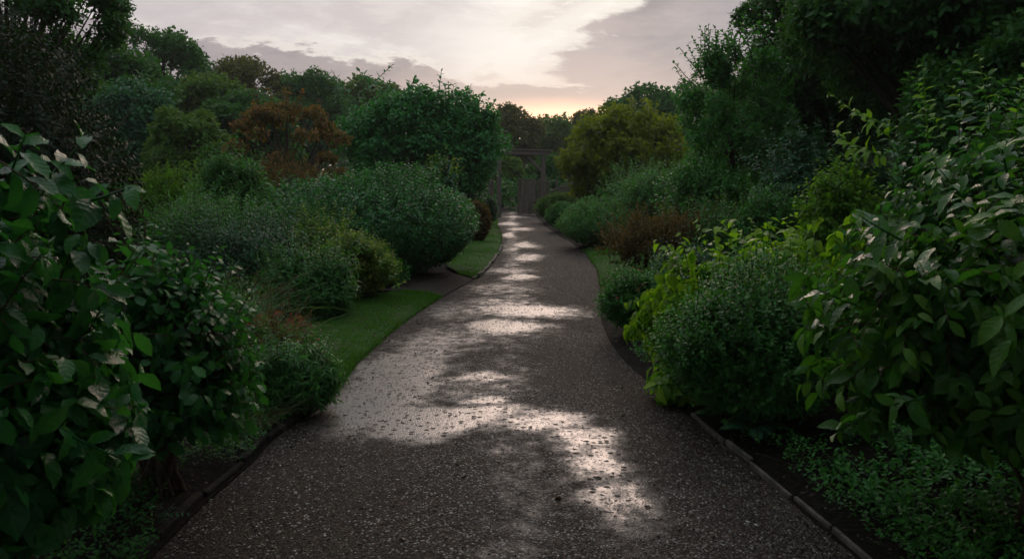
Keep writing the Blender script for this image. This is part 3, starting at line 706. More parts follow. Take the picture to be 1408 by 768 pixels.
def fern(label, x, D, L, nf=12, mat='hedge', seed=1, droop=.7, name='fern', z0=.05, leafk=26, cat='fern', lean=(0, 0), group=None, el=(.35, .9), xyz=None):
    """arching fronds with paired leaflets"""
    rng = np.random.default_rng(seed); c = AT(x, 300, D)
    o = empty(name, (c[0], D, .03) if xyz is None else xyz, label, cat, group)
    a = np.arange(nf) * 2.4 + rng.normal(size=nf) * .3; e = rng.uniform(el[0], el[1], nf)
    d = unit(np.stack([np.cos(a) * np.cos(e) + lean[0], np.sin(a) * np.cos(e) + lean[1], np.sin(e)], 1)); Ls = L * rng.uniform(.65, 1.1, nf)
    P0 = np.repeat([[0, 0, z0]], nf, 0) + d * .02; P1 = P0 + d * Ls[:, None] * .55
    dh = unit(d * [1, 1, 0] + 1e-6); P2 = P1 + (dh * .8 + [0, 0, -droop]) * Ls[:, None] * .5
    P2[:, 2] = np.maximum(P2[:, 2], .02)
    m = leafk; C_ = bez(P0, P1, P2, m); T = unit(np.gradient(C_, axis=1)); sdv = unit(np.cross(T, [0, 0, 1.0])); nn = np.cross(sdv, T)
    t = np.linspace(0, 1, m); prof = np.interp(t, [0, .12, .35, .8, 1], [0, .25, 1, .55, .08]) * .22
    parts = []
    for s_ in (-1, 1):
        dd = unit(sdv * s_ + T * .45 + rng.normal(size=C_.shape) * .06 - nn * .15)
        sz = (prof[None] * Ls[:, None]).ravel() + .002
        cnt = nf * m
        parts.append(leaves('lance', C_.reshape(-1, 3), dd.reshape(-1, 3), nn.reshape(-1, 3) + rng.normal(size=(cnt, 3)) * .12, sz, rng.uniform(0, 1, cnt), np.tile(t, nf), np.repeat(rng.uniform(0, 1, nf), m), rs=np.full(cnt, 1.25)))
    V, F, col, uv = cat_leaves(parts); mesh_np('fronds', V, F, M[mat], o, col, uv)
    v, q = tubes(C_[:, ::3], np.linspace(.004, .001, len(C_[0, ::3]))[None], 4); mesh_np('stalks', v, q, M['twig'], o)
    return o

TREE_MESH = {}
def tree(label, x, D, ytop, wpx, mat='tree1', cl=46, clr=.16, leaf=.2, per=60, k=4, seed=1, tpl='clump', base=.25, flatc=.65, name='tree', group=None, share=None, cat='tree', trunk=.03,
         sprigs=0, shell=.72, ry=None, droop=0., rot=0.0, tpow=.7, place=None):
    """tapered trunk, limbs to every foliage cluster, leaf clumps spread through the clusters"""
    rng = np.random.default_rng(seed); H = ztop(ytop, D); rw = px_r(wpx / 2, D); c = AT(x, 300, D)
    if place: c = place[:2]; D = place[1]; H = place[2]; rw = place[3]
    o = empty(name, (c[0], D, 0), label, cat, group, rot)
    key = share
    if key and key in TREE_MESH:
        (mt, mc, H0, r0) = TREE_MESH[key]
        for nm, me in (('trunk', mt), ('crown', mc)):
            ob = bpy.data.objects.new(nm, me.copy() if False else me); C.objects.link(ob); ob.parent = o
            if nm == 'crown' and mc.materials[0] != M[mat]:
                ob.material_slots[0].link = 'OBJECT'; ob.material_slots[0].material = M[mat]
        o.scale = (rw / r0, rw / r0, H / H0)
        return o
    cb = H * base; cz = (cb + H) / 2; rz = (H - cb) / 2; r3 = np.array([rw, ry or rw, rz])
    Dc = dome_dirs(rng, cl, -.85); rr = rng.uniform(shell - .25, 1, cl) ** .6; q_ = clr * rng.uniform(.7, 1.3, cl)
    CC = Dc * r3 * (1 - q_ * .8)[:, None] * rr[:, None] + [0, 0, cz]
    CR = q_[:, None] * np.array([rw, rw, min(rz, rw) * flatc * 1.2])[None] * 1.3
    n_ = cl * per
    ci = np.repeat(np.arange(cl), per); dd = dome_dirs(rng, n_, -.75)
    P = CC[ci] + dd * CR[ci] * rng.uniform(.25, 1, n_)[:, None] ** .6
    Dn = unit(dd * .9 + (P - [0, 0, cz]) / r3 * .4 + [0, 0, .35 - droop] + rng.normal(size=(n_, 3)) * .4)
    a, tw = shoot_leaves(rng, tpl, P, Dn, leaf * 1.6, k, leaf, 1.0, .35, .5, droop)
    parts = [a]
    if sprigs:
        ds = dome_dirs(rng, sprigs, -.1 if mat == 'gold' else .45); Ps = ds * r3 * .86 + [0, 0, cz]
        a2, tw2 = shoot_leaves(rng, 'mid', Ps, ds * .8 + [0, 0, .7] + rng.normal(size=(sprigs, 3)) * .45, rng.uniform(.5, 1.0, sprigs) * H * .17, 18, leaf * 1.25, 1.4, .3, .5)
        parts.append(a2)
    V, F, col, uv = cat_leaves(parts); oc = mesh_np('crown', V, F, M[mat], o, col, uv)
    # trunk and limbs
    tr = H * trunk
    tp = np.array([[[0, 0, -.3], [.01 * H, 0, H * .12], [.0, .01 * H, H * .3], [-.01 * H, 0, H * .55], [0, 0, H * .8]]], float)
    V1, q1 = tubes(tp, np.array([[1.5, 1, .85, .5, .15]]) * tr, 9)
    f = np.clip(rng.uniform(.25, .7, cl), 0, 1) * np.clip(CC[:, 2] / H, .35, 1)
    B0 = np.stack([0 * f, 0 * f, f * H * .85], 1); B1 = (B0 + CC) / 2 + [0, 0, .04 * H]
    LP = bez(B0, B1, CC, 6); lr = (np.linspace(.34, .06, 6)[None] * tr)
    V2, q2 = tubes(LP, lr, 5)
    Vs = [V1, V2]; qs = [q1, q2 + len(V1)]; off = len(V1) + len(V2)
    if sprigs:
        v3, q3 = tubes(tw2, np.array([[1, .7, .4]]) * .012, 4); Vs.append(v3); qs.append(q3 + off)
    ot = mesh_np('trunk', np.concatenate(Vs), np.concatenate(qs), M['bark'], o)
    if key: TREE_MESH[key] = (ot.data, oc.data, H, rw)
    return o

# ---- far wood behind everything: one mass nobody could count
def mass(name, label, cat, box_pts, h, n_, leaf, mat, seed, k=3):
    rng = np.random.default_rng(seed); P = []
    for (x0, y0, x1, y1, hh, m) in box_pts:
        t = rng.uniform(0, 1, m); px_ = x0 + (x1 - x0) * t + rng.normal(size=m) * 1.2; py = y0 + (y1 - y0) * t + rng.normal(size=m) * 2
        top = hh * (.75 + .25 * (.5 + .5 * np.sin(px_ * .55 + seed) * np.cos(py * .4 + px_ * .2))) 
        P.append(np.stack([px_, py, top * rng.uniform(0, 1, m) ** .7], 1))
    P = np.concatenate(P); n_ = len(P)
    a, _ = shoot_leaves(rng, 'clump', P, rng.normal(size=(n_, 3)) + [0, -.5, .6], leaf, k, leaf, 1, .4, .5)
    return tag(mesh_np(name, a[0], a[1], M[mat], None, a[2], a[3]), label, cat, kind='stuff')
mass('far_wood', 'far dark wood rising along the horizon beyond the garden', 'wood', [(-90, 105, 90, 105, 7.5, 9000), (-70, 60, -25, 95, 8.5, 4000), (30, 92, 75, 55, 9, 4000), (-60, 12, -58, 62, 9, 2500), (45, 5, 50, 55, 9, 2500)], 8, 0, .9, 'tree1', 4)
mass('undergrowth', 'dark tangled undergrowth filling the ground between garden trees', 'undergrowth',
     [(-28, 24, -5, 44, 1.9, 3500), (-16, 12, -8, 24, 1.3, 2200), (-12, 44, 12, 50, 1.7, 2600), (6, 26, 22, 34, 2.0, 2500), (8, 12, 16, 24, 1.5, 2200), (3, 44, 10, 40, 1.4, 800)], 2, 0, .28, 'tree1', 7)

# ---- woodland trees
TG = 'woodland trees on the skyline'
T = lambda *a, **k: tree(*a, **k)
T('tall open oak with sky showing through its top, left of the other skyline trees', 232, 46, 38, 150, 'tree1', 70, .13, .30, 60, 3, 11, share=None, base=.3, group=TG, shell=.85)
T('broad dark oak standing behind the open topped oak at upper left', 150, 34, 66, 190, 'tree1', 60, .17, .30, 80, 3, 12, share='A', group=TG)
T('brown tinged oak whose crown breaks the skyline alone, left of centre', 345, 58, 76, 120, 'tree3', 60, .13, .32, 55, 3, 13, base=.3, group=TG, share='B', shell=.85)
T('rounded mid green tree below the brown tinged oak', 292, 40, 104, 120, 'tree2', 60, .17, .26, 80, 3, 14, share='C', group=TG)
T('dark green tree immediately right of the brown tinged oak', 425, 60, 102, 130, 'tree1', 60, .17, .4, 60, 3, 15, share='A', group=TG)
T('low green tree on the skyline behind the round headed tree', 505, 66, 108, 120, 'tree2', share='C', seed=16, group=TG, rot=1.2)
T('bluish green round tree in front of the dark oak at left', 190, 27, 112, 120, 'bluegreen', share='C', seed=17, group=TG, rot=2)
T('dark tree at far left edge behind the glossy dark shrub', 62, 30, 58, 190, 'tree1', share='A', seed=18, group=TG, rot=.7)
T('brownish dense conifer low in front of the skyline trees at left', 265, 25, 146, 110, 'tree2', 80, .16, .16, 70, 3, 19, base=.05, group=TG, share='D', flatc=.5)
T('dark green tree between the brownish conifer and the rusty tree', 350, 38, 128, 130, 'tree1', share='C', seed=20, group=TG, rot=3)
T('spreading tree with warm light through its crown, above left gate post', 697, 78, 150, 92, 'tree3', 56, .13, .42, 45, 3, 21, base=.35, group=TG, share='E', shell=.9)
T('hazy round tree directly above the gateway beam', 762, 84, 160, 88, 'tree2', 60, .17, .42, 60, 3, 22, share='F', group=TG, base=.1)
T('small hazy tree right of the one above the gateway beam', 805, 88, 156, 60, 'tree3', share='E', seed=23, group=TG, rot=2)
T('hazy tree on skyline behind the round headed tree and left gate post', 640, 90, 150, 100, 'tree2', share='F', seed=24, group=TG, rot=2)
T('dark flat topped tree rising behind the golden tree', 886, 56, 121, 118, 'tree1', 60, .16, .34, 60, 3, 25, base=.3, group=TG, share='G')
T('dark tree behind the flat topped tree, seen right of it', 950, 62, 118, 120, 'tree1', share='G', seed=26, group=TG, rot=1)
T('dark tree filling the gap behind the loose leaved tree at right', 1040, 44, 96, 150, 'tree1', share='A', seed=27, group=TG, rot=1)
T('low green tree beyond the gate opening, left part', 690, 50, 214, 64, 'tree2', share='F', seed=28, group='low trees seen through the gateway', rot=1)
T('low green tree beyond the gate opening, right of the brace', 752, 48, 212, 56, 'tree1', share='F', seed=29, group='low trees seen through the gateway', rot=3)
# overhanging crown, upper left corner
T('dark overhanging oak crown filling the upper left corner', 30, 15, -95, 290, 'tree1', 75, .09, .12, 75, 4, 31, base=.5, shell=.95, tpl='mid', trunk=.022, group=None)
# round headed tree by the gate, rusty tree
rt = T('large round headed dark green tree overhanging the left gate post', 584, 27, 122, 232, 'dome', 100, .16, .17, 110, 4, 33, base=.10, tpl='mid', sprigs=46, shell=.85, name='round_tree', ry=2.2)
add_shoots(rt, 26.5, [(600, 150, 607, 100), (632, 165, 648, 118), (615, 150, 628, 122), (500, 125, 540, 92), (480, 130, 455, 98), (520, 125, 490, 96), (560, 125, 572, 108)], .26, 'dome', 16, 'mid', .02, 203)
T('small tree with rusty orange leaf clusters beside the round headed tree', 398, 21.5, 136, 160, 'rustree', 24, .10, .11, 80, 4, 34, base=.22, tpl='mid', shell=.95, name='rusty_tree', flatc=.4, sprigs=10)
T('golden olive tree leaning over the hedges right of the gateway', 862, 29, 150, 178, 'gold', 80, .14, .20, 90, 4, 35, sprigs=70, base=.10, tpl='mid', name='golden_tree', shell=.8)
T('slender loose leaved tree with airy top right of the golden tree', 1005, 17, 42, 158, 'mid', 70, .15, .10, 90, 4, 36, base=.10, tpl='mid', name='airy_tree', shell=.85, trunk=.012, sprigs=60)
T('huge dark tree whose branches fill the upper right corner', 1318, 13, -330, 520, 'tree1', 130, .12, .15, 150, 4, 37, base=.26, tpl='mid', trunk=.03, name='dark_tree', shell=.75)
T('dark tree between the airy tree and the huge tree at upper right', 1130, 19, -120, 250, 'tree1', 90, .15, .17, 120, 4, 38, base=.15, tpl='mid', trunk=.02, name='dark_tree', shell=.7)
T('dark low branched tree behind the arching shrub at right edge', 1400, 10, 20, 330, 'tree1', 70, .17, .12, 130, 4, 39, base=.05, tpl='mid', trunk=.02, name='dark_tree', shell=.7)
# beside and behind the garden; nearest pair, unseen, added to shade the near path
for (px_, py_, h_, w_, lab) in [(10.5, 3.5, 11, 4.6, 'dark tree beside the path just outside the frame on the right'), (-11, 3.0, 10, 4.2, 'dark tree beside the path just outside the frame on the left'),
        (-5.0, -5.0, 12, 6.0, 'big tree behind the viewpoint on the left of the path'), (5.5, -6.0, 12, 6.0, 'big tree behind the viewpoint on the right of the path'), (0.5, -13.0, 12, 6.5, 'big tree closing the path behind the viewpoint')]:
    T(lab, 0, 0, 0, 0, 'tree1', share='A', rot=px_, place=(px_, py_, h_, w_))

# ---- left side shrubs
shrub('broad dome of dense green shrub beside the path bend at left', 'dome_shrub', 'shrub', 520, 13.3, 256, 232, 'dome', 'mid', 4000, 8, .22, .060, ry=1.45, seed=51, sprigs=90, sprigL=1.3, sprigfrom=.0, lumpy=.20, skirt=.98, clear=-.02, lobes=0)
shrub('pale green arm of shrub climbing behind the broad dome at its left', 'leafy_shrub', 'shrub', 425, 14.6, 130, 250, 'bluegreen', 'mid', 1400, 8, .2, .06, seed=52, sprigs=40, lumpy=.25)
shrub('round orange brown shrub on the lawn near the left gate post', 'orange_shrub', 'shrub', 654, 20.3, 46, 275, 'rust', 'tiny', 600, 8, .16, .065, lobes=0, seed=53, lumpy=.1)
shrub('upright young shrub with yellow green tips behind the broad dome', 'young_shrub', 'shrub', 606, 17.5, 66, 222, 'bluegreen', 'mid', 420, 9, .3, .09, seed=54, sprigs=22, sprigL=1.6, sprigmat='yellow')
shrub('small bluish shrub between the orange shrub and the left gate post', 'leafy_shrub', 'shrub', 672, 29, 26, 268, 'bluegreen', 'mid', 350, 6, .16, .07, seed=55)
ym = shrub('mound of yellow green perennials with curling yellow tips at lawn edge', 'perennial_mound', 'perennial', 480, 10.2, 132, 318, 'yellow', 'mid', 1700, 9, .17, .040, seed=56, sprigs=0, lumpy=.2)
add_shoots(ym, 9.7, [(455, 350, 452, 302), (475, 345, 478, 294), (500, 350, 512, 320), (520, 365, 535, 346), (530, 385, 553, 368), (440, 340, 430, 308), (490, 340, 497, 308), (540, 395, 556, 384), (465, 345, 464, 312)], .062, 'yellow', 14, 'mid', .003, 205, droop=.5)
shrub('tall yellow tipped sprays standing behind the feathery mound', 'yellow_sprays', 'perennial', 440, 10.9, 110, 300, 'yellow', 'mid', 700, 9, .2, .05, seed=57, sprigs=34, sprigL=1.8, lumpy=.2)
shrub('soft tangled perennials filling the gap between dome and feathery mound', 'leafy_perennial', 'perennial', 392, 11.4, 190, 306, 'feather', 'mid', 1700, 9, .26, .055, seed=261, lumpy=.4, lobes=10, sprigs=150)
shrub('bluish green leafy perennial behind the seeding grasses', 'leafy_perennial', 'perennial', 335, 9.6, 190, 318, 'bluegreen', 'lance', 1500, 10, .26, .075, seed=262, lumpy=.4, lobes=10, sprigs=140)
shrub('grassy light green perennial left of the feathery bush', 'leafy_perennial', 'perennial', 255, 10.5, 170, 300, 'feather', 'lance', 1300, 10, .28, .08, seed=263, lumpy=.4, lobes=9, sprigs=120)
shrub('low weedy perennial at the corner of lawn and side path', 'leafy_perennial', 'perennial', 500, 11.6, 120, 352, 'mid', 'mid', 900, 8, .18, .05, seed=264, lumpy=.4, lobes=9)
shrub('feathery dark green mound overhanging the near left lawn', 'feathery_mound', 'perennial', 420, 8.9, 150, 352, 'feather', 'lance', 1700, 12, .19, .075, seed=58, lumpy=.2, up=.3, droop=.2)
shrub('tall feathery bush behind the grasses on the left', 'feathery_bush', 'shrub', 322, 14.5, 128, 214, 'feather', 'lance', 1700, 12, .36, .12, seed=59, up=.8, lumpy=.1, sprigs=30)
shrub('bright green ferny shrub below the dark conifer at left', 'bright_shrub', 'shrub', 232, 15.5, 130, 230, 'limebush', 'tiny', 2000, 9, .22, .06, seed=60, lumpy=.3, sprigs=30)
shrub('dark leafy shrub between the bright ferny shrub and the grasses', 'leafy_shrub', 'shrub', 300, 11.5, 200, 268, 'mid', 'mid', 1600, 8, .2, .05, seed=61)
shrub('rusty green bush under the small rusty tree', 'rusty_bush', 'shrub', 395, 19.5, 120, 208, 'rustree', 'tiny', 1300, 8, .2, .06, seed=62)
shrub('tall glossy dark evergreen shrub at the left edge', 'evergreen_shrub', 'shrub', 30, 8.0, 330, 34, 'dark', 'mid', 3000, 8, .24, .062, ry=1.5, seed=63, lumpy=.25, up=.1, droop=.5, sprigs=60, sprigL=1.6, jitter=.2, skirt=1.0)
shrub('fern leaved dark plant spilling onto the path edge at left', 'ferny_plant', 'perennial', 392, 5.4, 150, 474, 'feather', 'lance', 1000, 14, .17, .056, seed=64, up=.1, droop=.5, lumpy=.15, flat=.7)
shrub('dried pinkish flower stems rising behind the fern leaved plant', 'dried_flowers', 'perennial', 375, 6.4, 110, 432, 'rustree', 'tiny', 340, 8, .16, .022, seed=65, flowers=(46, .035, 'flower', .2), lumpy=.3)
shrub('leafy mid green plant hiding the soil below the arching grasses', 'leafy_perennial', 'perennial', 290, 6.6, 150, 410, 'mid', 'lance', 1300, 10, .2, .055, seed=66, up=.3)
shrub('arching shrub with lobed leaves in front of the grasses at left', 'lobed_shrub', 'shrub', 200, 3.9, 270, 345, 'bigleaf', 'lobed', 1000, 8, .28, .068, ry=.5, seed=67, up=.1, droop=.5, lumpy=.28, sprigs=26, sprigL=1.4, jitter=.5, clear=.50, skirt=.72)
bl = shrub('large leaved shrub with rounded leaves filling the near left corner', 'broadleaf_shrub', 'shrub', -60, 2.5, 440, 240, 'bigleaf', 'ovalf', 900, 7, .24, .105, ry=.55, seed=68, up=.15, droop=.55, lumpy=.3, sprigs=14, sprigL=1.4, jitter=.5, clear=.70, skirt=.62)
add_shoots(bl, 2.3, [(60, 250, 125, 190), (10, 250, 35, 190), (110, 280, 180, 262), (60, 620, 150, 690), (10, 620, 60, 700), (100, 600, 180, 640)], .12, 'bigleaf', 7, 'ovalf', seed=204)
for i, (x, D, L, nn, lab) in enumerate([(300, 7.6, .95, 420, 'tall arching grass with pale seed heads left of the feathery mound'), (262, 8.4, 1.0, 380, 'arching grass clump behind the lobed leaved shrub'),
        (345, 8.6, .85, 380, 'fine grass clump directly beside the feathery mound'), (345, 6.9, .7, 300, 'shorter seeding grass above the fern leaved plant')]):
    grass(lab, x, D, L, nn, .26, .007, 'reed', .8, 1.0, 70 + i, heads=60)
grass('dry wispy grass tuft drooping at the left path edge', 340, 4.95, .34, 150, .10, .004, 'pale', 1.0, 1.2, 76, name='grass_tuft', cat='grass tuft')
fern('small pale leaved seedling on bare soil near the bottom left', 188, 3.45, .16, 7, 'bluegreen', 77, .3, name='seedling', leafk=7, cat='seedling')

# ---- right side shrubs
shrub('dark olive domed hedge at foot of the right gate post', 'domed_hedge', 'hedge', 772, 31, 78, 264, 'tree2', 'tiny', 900, 8, .2, .085, lobes=0, seed=81, lumpy=.08)
shrub('small pale green clipped dome in front of the olive hedge', 'clipped_dome', 'hedge', 776, 25.5, 56, 278, 'hedge', 'tiny', 1000, 8, .14, .062, lobes=0, seed=82, lumpy=.05)
shrub('larger pale green rounded hedge at the path bend', 'rounded_hedge', 'hedge', 818, 19.2, 104, 273, 'hedge', 'tiny', 1700, 8, .15, .056, lobes=0, seed=83, lumpy=.07, ry=1.4)
shrub('loose light green shrub behind the rounded hedge', 'loose_shrub', 'shrub', 905, 19.8, 130, 232, 'hedge', 'mid', 1000, 9, .3, .08, seed=84, sprigs=50, sprigL=1.6, lumpy=.25)
shrub('tangle of green stems between the rust coloured shrub and the reedy plants', 'leafy_perennial', 'perennial', 1010, 12.2, 150, 292, 'feather', 'mid', 1100, 9, .26, .06, seed=265, lumpy=.4, lobes=9, sprigs=120)
shrub('loose green shrub linking the golden tree to the rounded hedge', 'loose_shrub', 'shrub', 880, 23, 130, 238, 'hedge', 'mid', 900, 9, .35, .09, seed=266, lumpy=.4, lobes=9, sprigs=90)
shrub('hazy green shrub behind the rust coloured shrub', 'loose_shrub', 'shrub', 975, 15.5, 160, 215, 'mid', 'mid', 1300, 9, .3, .08, seed=85, sprigs=40, sprigL=1.5, lumpy=.25)
shrub('rust coloured spreading shrub behind the right hand lawn', 'rusty_shrub', 'shrub', 935, 12.9, 215, 296, 'rust', 'tiny', 1300, 9, .2, .060, seed=86, sprigs=170, sprigL=2.0, sprigfrom=.0, lumpy=.4, ry=.9, lobes=12)
shrub('low leafy plant with small pinkish flowers at right lawn edge', 'flowering_plant', 'perennial', 890, 8.1, 140, 372, 'mid', 'mid', 1900, 8, .14, .036, seed=87, flowers=(16, .04, 'flower', .35), lumpy=.2)
shrub('bluish perennial between the flowering plant and the rusty shrub', 'leafy_perennial', 'perennial', 950, 10.2, 130, 345, 'bluegreen', 'mid', 1100, 8, .16, .04, seed=88)
shrub('bright lime green shrub below the arching shrub at right', 'lime_shrub', 'shrub', 1158, 8.3, 132, 226, 'limebush', 'mid', 1300, 8, .2, .062, seed=89, droop=.45, up=.2, lumpy=.25)
shrub('dark layered shrub in the gloom beneath the big dark tree', 'shade_shrub', 'shrub', 1120, 13, 210, 175, 'bluegreen', 'mid', 2200, 8, .3, .08, seed=90, up=0, droop=.3, flat=.6)
shrub('dark shrub behind the reedy grass in the shade', 'shade_shrub', 'shrub', 1060, 11.5, 130, 262, 'mid', 'mid', 900, 8, .22, .06, seed=91)
for i, (x, D, L, lab) in enumerate([(1065, 9.8, .75, 'reedy plant with long arching blades in front of the dark shrub'), (1020, 10.6, .7, 'reedy plant beside the rusty shrub'), (1108, 9.4, .65, 'reedy plant at the foot of the lime green shrub')]):
    grass(lab, x, D, L, 70, .16, .020, 'reed', .8, 1.1, 93 + i, name='reedy_plant', cat='reedy plant')
shrub('yellow green shrub with large hanging heart shaped leaves at right bend', 'lime_leaved_shrub', 'shrub', 1042, 6.15, 350, 328, 'lime', 'heart', 760, 6, .22, .105, ry=.75, seed=96, up=.2, droop=.95, lumpy=.25, spread=.9)
shrub('dense small leaved bush in front of the yellow green shrub', 'small_leaved_bush', 'shrub', 1045, 5.0, 262, 362, 'mid', 'mid', 2600, 9, .13, .038, ry=.55, seed=97, up=.6, lumpy=.35, pair=True, lobes=11, sprigs=90, sprigL=1.3, sprigfrom=-.1)
shrub('drooping broad leaved plant at foot of the small leaved bush', 'hosta_plant', 'perennial', 945, 5.65, 90, 500, 'lime', 'ovalf', 60, 5, .12, .12, seed=98, droop=.6)
arch = shrub('tall arching shrub with oval leaves against the dark tree at right', 'arching_shrub', 'shrub', 1385, 5.6, 430, 132, 'arch', 'oval', 900, 9, .36, .112, ry=.7, seed=99, up=.2, droop=.4, lumpy=.3, sprigs=20, sprigL=1.8, sprigfrom=.5, clear=.7, skirt=.6)
add_shoots(arch, 5.4, [(1225, 190, 1138, 132), (1276, 195, 1268, 92), (1300, 190, 1262, 128), (1362, 180, 1345, 78), (1395, 170, 1412, 96), (1180, 215, 1150, 178), (1330, 170, 1310, 120), (1225, 175, 1160, 150), (1215, 215, 1170, 200)], .095, 'lime', 13, seed=201)  # brighter lime leaf colour makes these shaded shoots look lit
near = shrub('near shrub with large glossy veined leaves at the right edge', 'glossy_shrub', 'shrub', 1505, 3.35, 740, 212, 'rightbig', 'oval', 1050, 8, .28, .118, ry=.62, seed=100, up=.2, droop=.6, lumpy=.3, sprigs=12, sprigL=1.4, jitter=.3, clear=.62, skirt=.75, flat=.35)
add_shoots(near, 3.1, [(1340, 290, 1290, 235), (1240, 330, 1180, 300), (1385, 240, 1375, 196), (1180, 420, 1120, 400), (1200, 560, 1150, 600), (1270, 545, 1225, 560)], .13, 'rightbig', 9, seed=202)
for i, (x, D, L, lab) in enumerate([(1005, 4.95, .26, 'bright little fern beside start of the right edging board'), (1050, 4.75, .26, 'darker fern tucked under the small leaved bush')]):
    fern(lab, x, D, L, 9, 'hedge' if i == 0 else 'bluegreen', 110 + i, .5)

# ---- ground cover, lawn blades, litter, pebbles
def cover(name, label, cat, side, y0, y1, d0, d1, n_, leaf, mat, seed, k=5, L=.08):
    rng = np.random.default_rng(seed); y = rng.uniform(y0, y1, n_); d = rng.uniform(d0, d1, n_)
    x = (rx(y) if side > 0 else lx(y)) + side * d
    keep = vnoise(x * 2.2, y * 2.2, seed) > -.25 - .5 * np.clip((d - d0) / (d1 - d0), 0, 1)
    x, y = x[keep], y[keep]; h = .04 + .10 * np.clip(vnoise(x * 2, y * 2, seed + 1) + .4, 0, 1.2)
    P = np.stack([x, y, .06 + h * rng.uniform(0, 1, len(x))], 1)
    a, _ = shoot_leaves(rng, 'mid', P, rng.normal(size=P.shape) * .5 + [0, 0, 1], L, k, leaf, 1.2, .4, .4)
    return tag(mesh_np(name, a[0], a[1], M[mat], None, a[2], a[3]), label, cat, kind='stuff')
cover('ground_cover', 'low green ground cover creeping over soil beneath the glossy shrub at right', 'ground cover', 1, 2.0, 4.7, .22, 2.2, 3400, .042, 'mid', 121)
cover('ground_cover', 'sparse weeds on dark soil between the left shrubs', 'ground cover', -1, 4.2, 9, .9, 3.5, 2400, .045, 'mid', 123)
cover('ground_cover', 'thick leafy undergrowth filling beds behind the right shrubs', 'ground cover', 1, 5.5, 30, .9, 6.5, 9000, .08, 'mid', 125, 5, .2)
cover('ground_cover', 'thick leafy undergrowth filling beds behind the left shrubs', 'ground cover', -1, 9, 34, 2.0, 7.0, 9000, .08, 'mid', 127, 5, .2)
cover('edge_weeds', 'small weeds and moss spilling over the near left path edge', 'weeds', -1, 2.2, 6.2, -.03, .45, 1800, .028, 'tree1', 131, 4, .05)
cover('edge_weeds', 'tiny weeds growing along the right edging board', 'weeds', 1, 2.2, 7.5, .07, .4, 900, .026, 'mid', 133, 4, .04)
def lawn_blades():
    rng = np.random.default_rng(130); Vs = []; col = []
    for sd_, y0, y1, wf in LAWNS:
        n_ = 34000 if y0 < 8 else 22000
        y = y0 + (y1 - y0) * rng.uniform(0, 1, n_) ** 1.3; w = np.array([wf(v) for v in y]); d = rng.uniform(-.02, 1, n_) * w
        e = lx(y) if sd_ < 0 else rx(y); x = e + sd_ * (d + .02)
        u = np.clip(d / w, 0, 1); z = lawnz(x, y, u, d) - .01
        h = rng.uniform(.012, .045, n_) * (1 + .9 * (d < .05) * rng.uniform(0, 1, n_)) * (1 + .7 * np.clip(vnoise(x * 2.5, y * 2.5, 78), -.6, 1)); a = rng.uniform(0, np.pi, n_); wd = .003 + .0006 * y / 3
        dx = np.cos(a) * wd; dy = np.sin(a) * wd; le = rng.normal(size=(2, n_)) * h * .5
        Vs.append(np.stack([np.stack([x - dx, y - dy, z], 1), np.stack([x + dx, y + dy, z], 1), np.stack([x + le[0] - sd_ * .02 * (d < .04), y + le[1], z + h], 1)], 1).reshape(-1, 3))
        r_ = rng.uniform(0, 1, n_); p_ = np.clip(.5 + .5 * vnoise(x, y, 77), 0, 1)
        col.append(np.stack([np.stack([r_, t, p_], 1) for t in (0 * r_, 0 * r_, 0 * r_ + 1)], 1).reshape(-1, 3))
    V = np.concatenate(Vs); F = np.arange(len(V)).reshape(-1, 3)
    tag(mesh_np('lawn_grass', V, F, M['grass'], None, np.concatenate(col), np.zeros((len(V), 3))), 'short mown green grass blades on the lawn strips', 'grass', kind='stuff')
lawn_blades()
def scatter_litter():
    rng = np.random.default_rng(140)
    n_ = 9000; y = 2.2 + 14 * rng.uniform(0, 1, n_) ** 1.8; u = rng.uniform(0, 1, n_)
    eu = rng.uniform(0, 1, n_) < .45; u = np.where(eu, rng.choice([0, 1], n_) + rng.normal(size=n_) * .12, u)
    x = lx(y) + (rx(y) - lx(y)) * u; on = (u > 0) & (u < 1)
    z = np.where(on, .012 + .03 * (1 - (2 * u - 1) ** 2), .10)
    P = np.stack([x, y, z], 1); s = rng.uniform(.008, .024, n_) * np.where(rng.uniform(0, 1, n_) < .06, 1.9, 1)
    d = rng.normal(size=(n_, 3)) * [1, 1, .15]; nn = rng.normal(size=(n_, 3)) * .35 + [0, 0, 1]
    a = leaves('mid', P, d, nn, s, rng.uniform(0, 1, n_), rng.uniform(0, 1, n_), rng.uniform(0, 1, n_))
    tag(mesh_np('leaf_litter', a[0], a[1], M['litter'], None, a[2], a[3]), 'small fallen brown leaf scraps scattered over path and bed soil', 'leaf litter', kind='stuff')
    # bed litter: twigs and dead stems
    n_ = 900; y = rng.uniform(2.2, 7, n_); sd2 = rng.choice([-1, 1], n_); d0 = rng.uniform(.03, 1.6, n_)
    x = np.where(sd2 < 0, lx(y) - d0, rx(y) + d0); P0 = np.stack([x, y, np.full(n_, .085)], 1)
    dd = rng.normal(size=(n_, 3)) * [1, 1, .12]; P1 = P0 + unit(dd) * rng.uniform(.03, .16, n_)[:, None]
    v, q = tubes(np.stack([P0, (P0 + P1) / 2 + [0, 0, .006], P1], 1), .0013, 3)
    tag(mesh_np('twig_litter', v, q, M['pale'], None, np.full((len(v), 3), .2), np.zeros((len(v), 3))), 'thin dead twigs and straws lying on bare bed soil', 'twigs', kind='stuff')
scatter_litter()
